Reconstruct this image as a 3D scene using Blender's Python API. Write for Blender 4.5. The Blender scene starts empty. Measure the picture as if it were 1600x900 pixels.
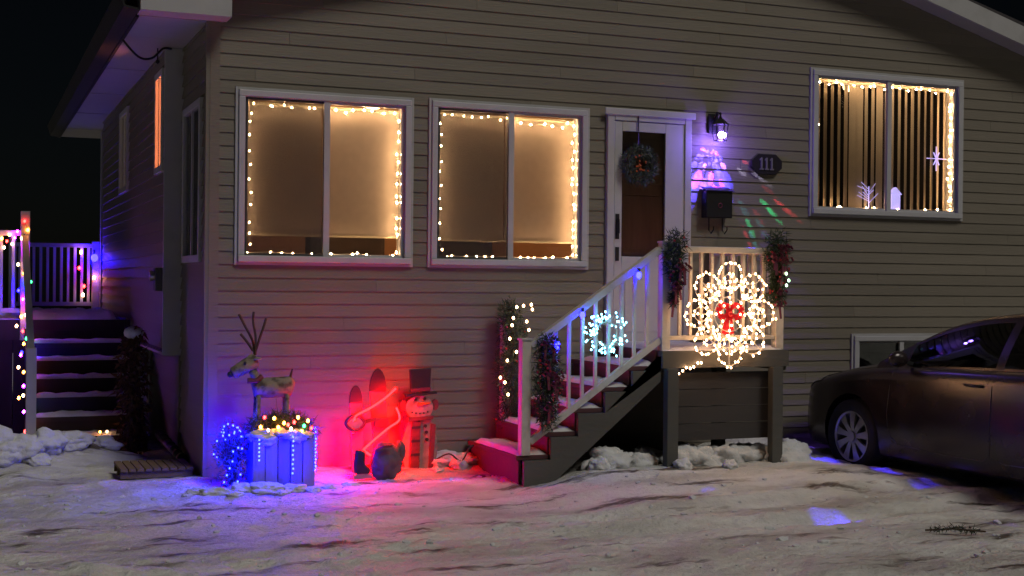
import bpy, bmesh, math, random
import numpy as np
from mathutils import Vector, Matrix, noise

random.seed(7)
S = bpy.context.scene
COL = S.collection

# ------------------------------------------------------------------ camera
YAW, PITCH, ROLL = math.radians(22.4), -6 / 2060, math.radians(0.55)
a_ = Vector((math.sin(YAW) * math.cos(PITCH), math.cos(YAW) * math.cos(PITCH), math.sin(PITCH)))
r_ = Vector((math.cos(YAW), -math.sin(YAW), 0)); u_ = r_.cross(a_)
Rv = r_ * math.cos(ROLL) + u_ * math.sin(ROLL); Uv = u_ * math.cos(ROLL) - r_ * math.sin(ROLL)
cam = bpy.data.cameras.new("camera"); camo = bpy.data.objects.new("camera", cam); COL.objects.link(camo)
camo.matrix_world = Matrix(((Rv.x, Uv.x, -a_.x, -1.71), (Rv.y, Uv.y, -a_.y, -10.323), (Rv.z, Uv.z, -a_.z, 1.548), (0, 0, 0, 1)))
cam.sensor_width = 36; cam.lens = 36 * 2060 / 1600; cam.clip_end = 1000
S.camera = camo

# ------------------------------------------------------------------ night sky, street light from the front right
SUN_EL, SUN_AZ = math.radians(50), math.radians(156)      # azimuth measured clockwise from +Y
w = bpy.data.worlds.new("World"); S.world = w; w.use_nodes = True
nt = w.node_tree; bg = nt.nodes['Background']
sky = nt.nodes.new('ShaderNodeTexSky'); sky.sky_type = 'NISHITA'; sky.sun_disc = False
sky.sun_elevation = SUN_EL; sky.sun_rotation = SUN_AZ
nt.links.new(sky.outputs[0], bg.inputs[0]); bg.inputs[1].default_value = 0.0005
sl = bpy.data.lights.new("sun", 'SUN'); so = bpy.data.objects.new("sun", sl); COL.objects.link(so)
sl.energy = 1.02; sl.angle = math.radians(18); sl.color = (1.0, 0.94, 0.84)
dirv = Vector((math.sin(SUN_AZ) * math.cos(SUN_EL), math.cos(SUN_AZ) * math.cos(SUN_EL), math.sin(SUN_EL)))
so.rotation_euler = dirv.to_track_quat('Z', 'Y').to_euler()
S.view_settings.view_transform = 'Standard'; S.view_settings.look = 'None'
S.view_settings.exposure = 0.0; S.view_settings.gamma = 1.0
S.render.engine = 'CYCLES'
S.cycles.use_denoising = True
S.cycles.max_bounces = 6; S.cycles.transparent_max_bounces = 16
S.cycles.sample_clamp_indirect = 4.0
S.cycles.caustics_reflective = False; S.cycles.caustics_refractive = False

# ------------------------------------------------------------------ materials
MATS = {}
def mat(name, col, rough=0.6, metal=0.0, var=0.15, scale=6.0, bump=0.0, bscale=40.0, spec=0.4, orand=0.0, stretch=(1, 1, 1), dirt=None, dscale=3.0, dmin=0.5, dmax=0.75):
    m = bpy.data.materials.new(name); m.use_nodes = True; MATS[name] = m
    n = m.node_tree.nodes; l = m.node_tree.links
    p = n['Principled BSDF']
    p.inputs['Roughness'].default_value = rough; p.inputs['Metallic'].default_value = metal
    p.inputs['Specular IOR Level'].default_value = spec
    tc = n.new('ShaderNodeTexCoord'); mp = n.new('ShaderNodeMapping'); mp.inputs['Scale'].default_value = stretch
    l.new(tc.outputs['Object'], mp.inputs[0])
    nz = n.new('ShaderNodeTexNoise'); nz.inputs['Scale'].default_value = scale; nz.inputs['Detail'].default_value = 5
    l.new(mp.outputs[0], nz.inputs['Vector'])
    mx = n.new('ShaderNodeMix'); mx.data_type = 'RGBA'
    mx.inputs[6].default_value = tuple(c * (1 - var) for c in col) + (1,)
    mx.inputs[7].default_value = tuple(min(1, c * (1 + var)) for c in col) + (1,)
    l.new(nz.outputs[0], mx.inputs[0]); out = mx.outputs[2]
    if dirt:
        nd = n.new('ShaderNodeTexNoise'); nd.inputs['Scale'].default_value = dscale; nd.inputs['Detail'].default_value = 7
        l.new(mp.outputs[0], nd.inputs['Vector'])
        mr = n.new('ShaderNodeMapRange'); mr.inputs[1].default_value = dmin; mr.inputs[2].default_value = dmax
        l.new(nd.outputs[0], mr.inputs[0])
        m2 = n.new('ShaderNodeMix'); m2.data_type = 'RGBA'; m2.inputs[7].default_value = tuple(dirt) + (1,)
        l.new(mr.outputs[0], m2.inputs[0]); l.new(out, m2.inputs[6]); out = m2.outputs[2]
    if orand:
        oi = n.new('ShaderNodeObjectInfo'); mr = n.new('ShaderNodeMapRange')
        mr.inputs[3].default_value = 1 - orand; mr.inputs[4].default_value = 1 + orand
        l.new(oi.outputs['Random'], mr.inputs[0])
        ml = n.new('ShaderNodeVectorMath'); ml.operation = 'SCALE'
        l.new(out, ml.inputs[0]); l.new(mr.outputs[0], ml.inputs['Scale']); out = ml.outputs[0]
    l.new(out, p.inputs['Base Color'])
    if bump:
        nb = n.new('ShaderNodeTexNoise'); nb.inputs['Scale'].default_value = bscale; nb.inputs['Detail'].default_value = 4
        l.new(mp.outputs[0], nb.inputs['Vector'])
        b = n.new('ShaderNodeBump'); b.inputs['Strength'].default_value = bump; b.inputs['Distance'].default_value = 0.01
        l.new(nb.outputs[0], b.inputs['Height']); l.new(b.outputs[0], p.inputs['Normal'])
    return m

def emis(name, col, strength):
    m = bpy.data.materials.new(name); m.use_nodes = True; MATS[name] = m
    p = m.node_tree.nodes['Principled BSDF']
    p.inputs['Base Color'].default_value = tuple(min(1, c) for c in col) + (1,)
    p.inputs['Emission Color'].default_value = tuple(col) + (1,); p.inputs['Emission Strength'].default_value = strength
    return m

def glass(name, tint=(0.95, 0.97, 0.95), rough=0.0):
    m = bpy.data.materials.new(name); m.use_nodes = True; MATS[name] = m
    n = m.node_tree.nodes; l = m.node_tree.links
    n.remove(n['Principled BSDF'])
    t = n.new('ShaderNodeBsdfTransparent'); t.inputs[0].default_value = tuple(tint) + (1,)
    g = n.new('ShaderNodeBsdfGlossy'); g.inputs['Roughness'].default_value = rough
    fr = n.new('ShaderNodeFresnel'); fr.inputs[0].default_value = 1.45
    mx = n.new('ShaderNodeMixShader')
    l.new(fr.outputs[0], mx.inputs[0]); l.new(t.outputs[0], mx.inputs[1]); l.new(g.outputs[0], mx.inputs[2])
    l.new(mx.outputs[0], n['Material Output'].inputs[0])
    return m

def cloth(name, col, trans=0.45, bump=0.2):
    m = bpy.data.materials.new(name); m.use_nodes = True; MATS[name] = m
    n = m.node_tree.nodes; l = m.node_tree.links
    n.remove(n['Principled BSDF'])
    tc = n.new('ShaderNodeTexCoord'); wv = n.new('ShaderNodeTexNoise'); wv.inputs['Scale'].default_value = 14
    l.new(tc.outputs['Object'], wv.inputs['Vector'])
    mx0 = n.new('ShaderNodeMix'); mx0.data_type = 'RGBA'
    mx0.inputs[6].default_value = tuple(c * .9 for c in col) + (1,); mx0.inputs[7].default_value = tuple(min(1, c * 1.08) for c in col) + (1,)
    l.new(wv.outputs[0], mx0.inputs[0])
    d = n.new('ShaderNodeBsdfDiffuse'); t = n.new('ShaderNodeBsdfTranslucent')
    l.new(mx0.outputs[2], d.inputs[0]); l.new(mx0.outputs[2], t.inputs[0])
    mx = n.new('ShaderNodeMixShader'); mx.inputs[0].default_value = trans
    l.new(d.outputs[0], mx.inputs[1]); l.new(t.outputs[0], mx.inputs[2]); l.new(mx.outputs[0], n['Material Output'].inputs[0])
    return m

def screen_mesh(name):
    m = bpy.data.materials.new(name); m.use_nodes = True; MATS[name] = m
    n = m.node_tree.nodes; l = m.node_tree.links
    n.remove(n['Principled BSDF'])
    d = n.new('ShaderNodeBsdfDiffuse'); d.inputs[0].default_value = (.05, .05, .05, 1)
    t = n.new('ShaderNodeBsdfTransparent'); mx = n.new('ShaderNodeMixShader'); mx.inputs[0].default_value = .52
    l.new(d.outputs[0], mx.inputs[1]); l.new(t.outputs[0], mx.inputs[2]); l.new(mx.outputs[0], n['Material Output'].inputs[0])
    return m

mat('siding', (.192, .170, .136), .55, var=.08, scale=3, bump=.25, bscale=25, orand=.07, stretch=(.4, .4, 3), dirt=(.158, .142, .110), dscale=1.2, dmin=.45, dmax=.8)
mat('trim', (.42, .42, .43), .5, var=.06, scale=5, bump=.1, dirt=(.30, .30, .29), dscale=4, dmin=.5, dmax=.9)
mat('vinyl', (.46, .46, .49), .45, var=.05, scale=5, dirt=(.36, .36, .36), dscale=5, dmin=.5, dmax=.9)
mat('soffit', (.36, .34, .33), .6, var=.08, bump=.15)
mat('shingle', (.05, .045, .05), .9, var=.3, scale=30, bump=.6)
mat('backing', (.06, .055, .05), .9)
mat('deckgrey', (.085, .083, .075), .7, var=.25, scale=5, bump=.3, stretch=(.3, 1, 1), orand=.1)
mat('deckred', (.080, .030, .032), .7, var=.25, scale=8, bump=.2, orand=.12)
mat('skirt', (.045, .042, .042), .75, var=.25, scale=6, bump=.3, stretch=(.3, 1, 1), orand=.12)
mat('darkwood', (.022, .018, .016), .8, var=.35, scale=8, bump=.3, stretch=(1, 1, .2), orand=.25)
mat('snowcap', (.62, .63, .64), .75, var=.16, scale=12, bump=.9, bscale=45, spec=.2)
mat('black', (.012, .012, .014), .45, var=.2, bump=.05)
mat('green_needle', (.030, .055, .028), .6, var=.5, scale=30)
mat('frost_needle', (.10, .13, .12), .6, var=.4, scale=30)
mat('brown_leaf', (.10, .045, .022), .75, var=.6, scale=22)
mat('berry', (.35, .02, .03), .35, var=.2)
mat('ribbon', (.75, .015, .03), .45, var=.2, scale=12, bump=.1)
mat('plumribbon', (.16, .03, .06), .5, var=.3, scale=12)
mat('wire', (.03, .035, .03), .6)
mat('whitewire', (.6, .58, .52), .5)
mat('birch', (.25, .205, .165), .8, var=.35, scale=14, bump=.7, dirt=(.07, .055, .045), dscale=16, dmin=.48, dmax=.66)
mat('twig', (.07, .045, .03), .85, var=.3, scale=20, bump=.4)
mat('plank', (.23, .20, .18), .8, var=.25, scale=10, bump=.4, stretch=(1, 1, .25), orand=.18)
mat('pallet', (.16, .11, .04), .85, var=.3, scale=9, bump=.4, stretch=(1, .3, 1), orand=.2)
mat('paintwhite', (.52, .50, .45), .6, var=.12, scale=14, bump=.1, dirt=(.34, .32, .28), dscale=9, dmin=.5, dmax=.8)
mat('oldwhite', (.27, .25, .21), .7, var=.25, scale=20, bump=.2, dirt=(.16, .14, .12), dscale=14, dmin=.45, dmax=.7)
mat('paintblack', (.02, .018, .022), .55, var=.3, scale=10)
mat('paintorange', (.50, .13, .02), .55)
mat('plaid', (.11, .025, .03), .7, var=.5, scale=16)
mat('burgundy', (.12, .03, .04), .7, var=.35, scale=12, bump=.2)
mat('skired', (.30, .10, .08), .5, var=.3, scale=10)
mat('plush', (.10, .085, .10), .9, var=.4, scale=16, bump=.6)
mat('brownwood', (.30, .17, .11), .5, var=.3, scale=6, bump=.2, stretch=(3, 3, .35))
mat('roomwall', (.42, .21, .09), .8, var=.08)
mat('roomdark', (.07, .05, .045), .8, var=.3)
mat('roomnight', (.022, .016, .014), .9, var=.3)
mat('slatmat', (.62, .55, .42), .6, var=.06)
mat('rubber', (.012, .012, .012), .85, var=.3, bump=.3)
mat('rim', (.38, .38, .40), .38, metal=.7, var=.15, scale=12)
mat('steel', (.45, .45, .45), .3, metal=.9)
mat('carpaint', (.014, .008, .011), .25, metal=.25, var=.25, scale=30, spec=.6, dirt=(.050, .036, .036), dscale=3.2, dmin=.38, dmax=.72)
mat('plastic', (.015, .015, .016), .5)
mat('plaque', (.018, .014, .02), .4, var=.2)
mat('number', (.16, .15, .165), .4)
glass('pane'); glass('carglass', (.10, .10, .12)); glass('lampglass', (.9, .9, .95))
cloth('blindcloth', (.68, .60, .52), .5); cloth('curtain', (.74, .64, .50), .55)
screen_mesh('flyscreen')
emis('warm', (1.0, .56, .27), 260); emis('warmwhite', (1.0, .56, .27), 24); emis('cyanwhite', (.22, .80, 1.0), 12)
emis('blueled', (.0006, .0010, 1.0), 800); emis('redled', (1, .02, .015), 30); emis('greenled', (.03, 1, .2), 20); emis('amberled', (1, .30, .03), 45)
emis('bluebulb', (.003, .003, 1.0), 120); emis('violetled', (.35, .012, 1), 130)
emis('redrope', (1.0, .0004, .0005), 310)
emis('lampcore', (.30, .16, 1.0), 130)
emis('globebulb', (.0012, .0009, 1.0), 260); emis('bluestring', (.0006, .0005, 1.0), 650)
emis('lilac', (.55, .45, 1.0), 1.2)

# ------------------------------------------------------------------ helpers
ORG = {}
def finish(o, parent, world=True):
    COL.objects.link(o)
    if parent is not None:
        o.parent = parent; ORG[o] = ORG.get(parent, Vector())
        if parent.type != 'EMPTY':
            ORG[o] = ORG[parent]
    return o
def tag(o, label, cat, group=None):
    o['label'] = label; o['category'] = cat
    if group: o['group'] = group
    return o
def thing(name, label, cat, loc=(0, 0, 0), group=None):
    o = bpy.data.objects.new(name, None); o.empty_display_size = .1; COL.objects.link(o)
    o.location = loc; ORG[o] = Vector(loc)
    return tag(o, label, cat, group)

class MB:
    """collects shapes; build() links them as one mesh object. World coordinates unless local=True."""
    def __init__(s): s.v = []; s.f = []
    def add(s, vs, fs):
        b = len(s.v); s.v += [tuple(x) for x in vs]; s.f += [tuple(i + b for i in f) for f in fs]; return s
    def box(s, x0, x1, y0, y1, z0, z1):
        return s.add([(x0, y0, z0), (x1, y0, z0), (x1, y1, z0), (x0, y1, z0), (x0, y0, z1), (x1, y0, z1), (x1, y1, z1), (x0, y1, z1)],
                     [(0, 3, 2, 1), (4, 5, 6, 7), (0, 1, 5, 4), (1, 2, 6, 5), (2, 3, 7, 6), (3, 0, 4, 7)])
    def bar(s, p, q, wx, wz, up=(0, 0, 1)):
        p = Vector(p); q = Vector(q); d = (q - p).normalized(); up = Vector(up)
        if abs(d.dot(up)) > .99: up = Vector((0, 1, 0))
        sd = d.cross(up).normalized(); uu = sd.cross(d)
        vs = [c + sd * (i * wx / 2) + uu * (j * wz / 2) for c in (p, q) for i, j in ((-1, -1), (1, -1), (1, 1), (-1, 1))]
        return s.add(vs, [(0, 3, 2, 1), (4, 5, 6, 7), (0, 1, 5, 4), (1, 2, 6, 5), (2, 3, 7, 6), (3, 0, 4, 7)])
    def tube(s, pts, r, n=6, cap=True):
        pts = [Vector(p) for p in pts]; rs = r if isinstance(r, (list, tuple)) else [r] * len(pts)
        vs = []; ref = Vector((.3, .5, .81)).normalized()
        for i, p in enumerate(pts):
            d = (pts[min(i + 1, len(pts) - 1)] - pts[max(i - 1, 0)]).normalized()
            if abs(d.dot(ref)) > .97: ref = Vector((.9, -.3, .1)).normalized()
            sd = d.cross(ref).normalized(); uu = sd.cross(d)
            vs += [p + sd * (rs[i] * math.cos(2 * math.pi * k / n)) + uu * (rs[i] * math.sin(2 * math.pi * k / n)) for k in range(n)]
        fs = [(i * n + k, i * n + (k + 1) % n, (i + 1) * n + (k + 1) % n, (i + 1) * n + k) for i in range(len(pts) - 1) for k in range(n)]
        if cap: fs += [tuple(range(n))[::-1], tuple((len(pts) - 1) * n + k for k in range(n))]
        return s.add(vs, fs)
    def prism(s, poly, y0, y1):
        """poly in (x,z), extruded along y"""
        n = len(poly)
        vs = [(x, y0, z) for x, z in poly] + [(x, y1, z) for x, z in poly]
        fs = [tuple(range(n)), tuple(range(2 * n - 1, n - 1, -1))] + [(i, i + n, (i + 1) % n + n, (i + 1) % n) for i in range(n)]
        return s.add(vs, fs)
    def blob(s, c, r, sub=2, amp=.15, seed=0, fr=2.0):
        bm = bmesh.new(); bmesh.ops.create_icosphere(bm, subdivisions=sub, radius=1)
        vs = []
        for v in bm.verts:
            k = 1 + amp * noise.fractal(v.co * fr * .6 + Vector((seed * 3.1, seed * 1.7, seed)), .75, 2.2, 4) * .9 if amp else 1
            vs.append((c[0] + v.co.x * r[0] * k, c[1] + v.co.y * r[1] * k, c[2] + v.co.z * r[2] * k))
        fs = [tuple(v.index for v in f.verts) for f in bm.faces]; bm.free()
        return s.add(vs, fs)
    def needles(s, pts, rad, n, ln, wd, rnd, outward=.6, drop=0.0):
        """n thin leaf faces scattered through the tube of radius rad round the polyline pts"""
        pts = [Vector(p) for p in pts]
        for _ in range(n):
            i = rnd.randrange(len(pts) - 1); t = rnd.random(); c = pts[i].lerp(pts[i + 1], t)
            d = Vector((rnd.gauss(0, 1), rnd.gauss(0, 1), rnd.gauss(0, 1))).normalized()
            rr = (rad(i + t) if callable(rad) else rad) * (rnd.random() ** .55)
            p = c + d * rr
            e = (d * outward + Vector((rnd.gauss(0, .6), rnd.gauss(0, .6), rnd.gauss(0, .6) - drop))).normalized()
            L = ln * rnd.uniform(.5, 1.2); sd = e.cross(Vector((rnd.gauss(0, 1), rnd.gauss(0, 1), rnd.gauss(0, 1)))).normalized() * wd * rnd.uniform(.6, 1.3)
            s.add([p - sd, p + sd, p + e * L], [(0, 1, 2)])
        return s
    def build(s, name, m, parent=None, local=False, smooth=False, bevel=0.0):
        me = bpy.data.meshes.new(name)
        o = bpy.data.objects.new(name, me)
        org = Vector() if (local or parent is None) else ORG[parent]
        me.from_pydata([(v[0] - org.x, v[1] - org.y, v[2] - org.z) for v in s.v], [], s.f); me.update()
        if m is not None: me.materials.append(MATS[m])
        if smooth:
            for p in me.polygons: p.use_smooth = True
        finish(o, parent)
        if bevel:
            md = o.modifiers.new('bevel', 'BEVEL'); md.width = bevel; md.segments = 2; md.limit_method = 'ANGLE'
        return o
def place(me, name, parent, loc, rot=None, scale=None):
    o = bpy.data.objects.new(name, me); finish(o, parent)
    o.location = Vector(loc) - (ORG[parent] if parent else Vector())
    if rot: o.rotation_euler = rot
    if scale: o.scale = scale
    return o
def struct(o): o['kind'] = 'structure'; return o

_bm = {}
def bulb_mesh(m, r):
    if (m, r) not in _bm:
        me = bpy.data.meshes.new('bulb'); bm = bmesh.new(); bmesh.ops.create_icosphere(bm, subdivisions=1, radius=r)
        for v in bm.verts: v.co.z *= 1.25
        bm.to_mesh(me); bm.free(); me.materials.append(MATS[m]); _bm[(m, r)] = me
    return _bm[(m, r)]
def bulbs(parent, pts, m, r):
    for i, p in enumerate(pts):
        mm = m[i % len(m)] if isinstance(m, (list, tuple)) else m
        place(bulb_mesh(mm, r), 'bulb', parent, p)

# ------------------------------------------------------------------ ground: one snow sheet
def sstep(a, b, x):
    t = min(1, max(0, (x - a) / (b - a))); return t * t * (3 - 2 * t)
def gz(x, y):
    z = 0.0
    z += .10 * sstep(1.9, 2.9, x) * (1 - sstep(4.6, 6.5, x)) * sstep(-3.4, -1.3, y)      # packed snow by the steps
    z -= .02 * sstep(4.6, 5.6, x)
    z += .10 * math.exp(-((x - 5.0) / .5) ** 2 - ((y - .0) / .35) ** 2)
    z += .26 * math.exp(-((x + 1.35) / .42) ** 2 - ((y - 1.35) / .32) ** 2) + .14 * math.exp(-((x + .75) / .28) ** 2 - ((y - 1.45) / .2) ** 2)
    z += .10 * math.exp(-((x + 1.9) / .8) ** 2 - ((y + 3.3) / .35) ** 2)
    z += .07 * math.exp(-((x - 1.2) / 1.3) ** 2 - ((y + .05) / .22) ** 2)
    if y > 7.5: z -= .05 * (y - 7.5)
    if x < -3: z -= .02 * (-3 - x)
    if -14 < x < 14 and -13 < y < 8:
        p = Vector((x, y, 0))
        near = 1.0
        z += .030 * noise.fractal(Vector((x * .55, y * 1.7, 1.3)), 1.0, 2.0, 3)
        z += .012 * noise.fractal(Vector((x * 2.0, y * 3.4, 4.1)), .9, 2.0, 3)
        lump = noise.noise(Vector((x * 3.3, y * 3.3, 7.7)))
        z += .030 * max(0, lump - .12) * (1 + 2.2 * sstep(.9, .0, abs(y + .1)) + 2.5 * math.exp(-((x + 1.9) / 1.0) ** 2 - ((y + 3.4) / .5) ** 2) + 3 * math.exp(-((x + 1.2) / .8) ** 2 - ((y - 1.35) / .6) ** 2))
        z += .013 * noise.fractal(Vector((x * 7, y * 8, 2.2)), .55, 2.1, 4) * (.6 + .6 * sstep(-.2, .4, noise.noise(Vector((x * .8, y * 1.5, 12.0)))))
        rg = noise.noise(Vector((x * .9 + 3, y * 3.0, 9.1)))
        z += .030 * max(0, rg) * max(0, noise.noise(Vector((x * 5, y * 9, 6.6))) + .25)
        # wheel ruts curving toward the parked car
        for k, off in enumerate((0, .55)):
            yy = -3.0 + off + .020 * (x - 2.0) ** 2 + .08 * math.sin(x * 1.3 + k)
            z -= .035 * math.exp(-((y - yy) / .10) ** 2) * sstep(1.2, 2.2, x)
            z += .030 * math.exp(-((y - yy - .17) / .06) ** 2) * sstep(1.2, 2.2, x) * (.5 + .5 * noise.noise(Vector((x * 6, k, 0))))
    return z
def axis(a0, a1, step, far, grow=1.35):
    c = list(np.arange(a0, a1, step)); s = step; hi = [a1]; lo = []
    while hi[-1] < far: s *= grow; hi.append(hi[-1] + s)
    s = step; x = a0
    while x > -far: s *= grow; x -= s; lo.append(x)
    return lo[::-1] + c + hi
gx = axis(-3.2, 7.2, .03, 260); gy = axis(-5.6, 2.2, .03, 260)
gv = [(x, y, gz(x, y)) for y in gy for x in gx]; nx = len(gx)
gf = [(j * nx + i, j * nx + i + 1, (j + 1) * nx + i + 1, (j + 1) * nx + i) for j in range(len(gy) - 1) for i in range(nx - 1)]
def snow_material():
    m = bpy.data.materials.new('snow_ground'); m.use_nodes = True; MATS['snow_ground'] = m
    n = m.node_tree.nodes; l = m.node_tree.links; p = n['Principled BSDF']
    p.inputs['Roughness'].default_value = .6; p.inputs['Specular IOR Level'].default_value = .35
    tc = n.new('ShaderNodeTexCoord')
    def nz(scale, st, det=6):
        mp = n.new('ShaderNodeMapping'); mp.inputs['Scale'].default_value = st; l.new(tc.outputs['Object'], mp.inputs[0])
        q = n.new('ShaderNodeTexNoise'); q.inputs['Scale'].default_value = scale; q.inputs['Detail'].default_value = det; q.inputs['Roughness'].default_value = .62
        l.new(mp.outputs[0], q.inputs['Vector']); return q.outputs[0]
    def rng(o, a, b):
        q = n.new('ShaderNodeMapRange'); q.inputs[1].default_value = a; q.inputs[2].default_value = b; l.new(o, q.inputs[0]); return q.outputs[0]
    def mix(f, c0, c1):
        q = n.new('ShaderNodeMix'); q.data_type = 'RGBA'; l.new(f, q.inputs[0])
        for i, c in ((6, c0), (7, c1)):
            if isinstance(c, tuple): q.inputs[i].default_value = c + (1,)
            else: l.new(c, q.inputs[i])
        return q.outputs[2]
    c = mix(rng(nz(1.6, (.5, 1.5, 1), 10), .42, .64), (.80, .80, .77), (.50, .48, .445))
    c = mix(rng(nz(2.4, (.42, 2.0, 1), 12), .555, .635), c, (.12, .10, .08))
    c = mix(rng(nz(26, (1, 1.6, 1), 3), .68, .78), c, (.10, .08, .06))
    l.new(c, p.inputs['Base Color'])
    b = n.new('ShaderNodeBump'); b.inputs['Strength'].default_value = 1.0; b.inputs['Distance'].default_value = .05
    l.new(nz(16, (.9, 1.2, 1), 9), b.inputs['Height']); l.new(b.outputs[0], p.inputs['Normal'])
snow_material()
g = MB(); g.v = gv; g.f = gf
struct(g.build('ground', 'snow_ground', smooth=True))

# ------------------------------------------------------------------ house
house = thing('house', 'beige lap-sided house with white windows trimmed in warm string lights', 'house')
RX, RZ, PITCHR = 4.3, 4.94, .28
def rake(x): return RZ - PITCHR * abs(x - RX)        # underside of the roof at the front
XR = 8.7
W1 = (.22, 1.63, 1.70, 3.045); W2 = (1.805, 3.225, 1.70, 3.055); W3 = (5.545, 7.295, 2.23, 3.575); WB = (6.035, 7.15, .42, 1.09); DR = (3.41, 4.25, 1.02, 3.055)
OPEN = [W1, W2, W3, WB, DR]
CH = .1025
def cuts(lo, hi, z0, z1, opens):
    """intervals of [lo,hi] left free by openings between z0 and z1, plus z-split"""
    zs = sorted({z0, z1} | {z for o in opens for z in (o[2], o[3]) if z0 + .004 < z < z1 - .004})
    res = []
    for a, b in zip(zs[:-1], zs[1:]):
        iv = [(lo, hi)]
        for o in opens:
            if o[2] < (a + b) / 2 < o[3]:
                iv = [p for (x0, x1) in iv for p in ((x0, min(x1, o[0])), (max(x0, o[1]), x1)) if p[1] - p[0] > .01]
        res.append((a, b, iv))
    return res
def lap(mb, x0, x1, z0, z1, zc0, zc1, xf=None, dep=.009):
    """one clapboard on the plane y=0: bottom edge proud, top edge tucked under the next; xf maps (x,y,z)"""
    def yo(z): return -.004 - dep * (zc1 - z) / (zc1 - zc0)
    v = [(x0, yo(z0), z0), (x1, yo(z0), z0), (x1, yo(z1), z1), (x0, yo(z1), z1), (x0, .006, z0), (x1, .006, z0), (x1, .006, z1), (x0, .006, z1)]
    if xf: v = [xf(p) for p in v]
    mb.add(v, [(0, 1, 2, 3), (1, 0, 4, 5), (4, 0, 3, 7), (1, 5, 6, 2), (3, 2, 6, 7)])
# front wall backing
def wall_sheet(lo, hi, z0, z1, opens, y0, y1, top=None):
    mb = MB(); step = sorted({lo, hi} | {o[i] for o in opens for i in (0, 1)} | ({RX} if top else set()))
    for x0, x1 in zip(step[:-1], step[1:]):
        holes = sorted((o[2], o[3]) for o in opens if o[0] < (x0 + x1) / 2 < o[1]); z = z0
        segs = []
        for h in holes: segs.append((z, h[0])); z = h[1]
        segs.append((z, None if top else z1))
        for a, b in segs:
            if b is None:
                mb.prism([(x0, a), (x1, a), (x1, top(x1) + .05), (x0, top(x0) + .05)], y0, y1)
            else: mb.box(x0, x1, y0, y1, a, b)
    return mb
fw = wall_sheet(0.01, XR, -.4, 0, OPEN, .008, .18, rake).build('front_wall', 'backing', house)
k = 0; z = -.06
while z < 4.95:
    zt = z + CH
    lo, hi = 0.0, XR
    if zt > rake(0): lo = RX - (RZ - z - .0) / PITCHR; hi = RX + (RZ - z) / PITCHR; lo = max(lo, 0); hi = min(hi, XR)
    if hi - lo > .1:
        for a, b, iv in cuts(lo, hi, z, zt, OPEN):
            for x0, x1 in iv:
                # courses are laid in lengths of about 3.7 m with staggered butt joints
                j0 = x0; js = [x for x in ((k * 1.31) % 3.66 + 3.66 * q for q in range(4)) if x0 + .3 < x < x1 - .3] + [x1]
                for j in js:
                    lap(MB0 := MB(), j0 + .001, j - .001, a, b, z, zt); MB0.build('siding_board', 'siding', fw); j0 = j
    z = zt; k += 1
# side wall: short flush part, then an upper storey that juts out over the foundation wall
BX, BY0, BY1, BZ = -.135, 1.3, 7.1, .93
SO = 3.55
sw = MB().box(.004, .15, .18, BY1, -.4, SO).box(BX + .008, .003, BY0 + .03, BY1, BZ, SO).build('side_wall', 'backing', house)
SWIN = (.22, 1.13, 1.70, 3.0); BWIN = (3.2, 3.9, .32, .97); LW1 = (1.42, 1.92, 2.5, 3.4); LW2 = (4.15, 4.95, 2.5, 3.4)
def side(x):
    return lambda p: (x + p[1], p[0], p[2])
z = -.06
while z < SO:
    zt = min(z + CH, SO)
    lo, hi = 0.03, BY1
    if z >= BZ - .05: hi = BY0 - .012
    for a, b, iv in cuts(lo, hi, z, zt, [SWIN, BWIN]):
        for y0, y1 in iv: lap(MB0 := MB(), y0, y1, a, b, z, z + CH, side(0), .018); MB0.build('siding_board', 'siding', sw)
    if z >= BZ - .05:
        for a, b, iv in cuts(BY0 + .03, BY1, max(z, BZ), zt, [LW1, LW2]):
            for y0, y1 in iv: lap(MB0 := MB(), y0, y1, a, b, z, z + CH, side(BX), .018); MB0.build('siding_board', 'siding', sw)
    z += CH
MB().box(-.03, .0, -.024, .045, -.3, SO).box(.0, .075, -.028, .003, -.3, SO).build('corner_trim', 'siding', house)
MB().box(BX - .03, .002, BY0 - .012, BY0 + .028, BZ - .02, SO).build('corner_trim', 'trim', house)
MB().box(BX - .034, BX + .02, BY1 - .02, BY1 + .10, BZ, SO - .1).build('corner_trim', 'trim', house)
MB().box(-.03, .002, BY0 - .03, BY0 + .03, -.3, BZ - .03).build('corner_trim', 'siding', house)
MB().box(BX - .01, .0, BY0 + .032, BY1, BZ - .03, BZ - .004).build('overhang_floor', 'soffit', house)
MB().box(XR - .15, XR, .19, BY1, -.4, 3.6).box(.16, XR - .16, BY1 - .15, BY1, -.4, 3.6).build('rear_wall', 'backing', house)

# roof
EX, YF, YB = -.56, -.24, 9.2
roof = MB()
for sgn in (-1, 1):
    xe = EX - .02 if sgn < 0 else 2 * RX - EX + .02
    ze = RZ - PITCHR * (RX - EX) + .1
    roof.prism([(RX, RZ + .16), (xe, ze + .14), (xe, ze + .07), (RX, RZ + .06)], YF, YB)
ro = roof.build('roof', 'shingle', house)
for sgn in (-1, 1):                                              # sloping fascia and soffit of the gable end
    xe = .14 if sgn < 0 else 2 * RX - EX
    z0 = rake(xe)
    MB().prism([(RX, RZ - .005), (xe, z0 - .005), (xe, z0 + .175), (RX, RZ + .175)], YF - .025, YF).build('fascia', 'trim', ro)
    MB().prism([(RX, RZ + .01), (xe, z0 + .01), (xe, z0 + .03), (RX, RZ + .03)], YF + .001, -.002).build('soffit', 'soffit', ro)
MB().box(EX + .01, .12, YF - .02, -.03, SO + .004, SO + .26).build('eave_return', 'trim', ro)
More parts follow.
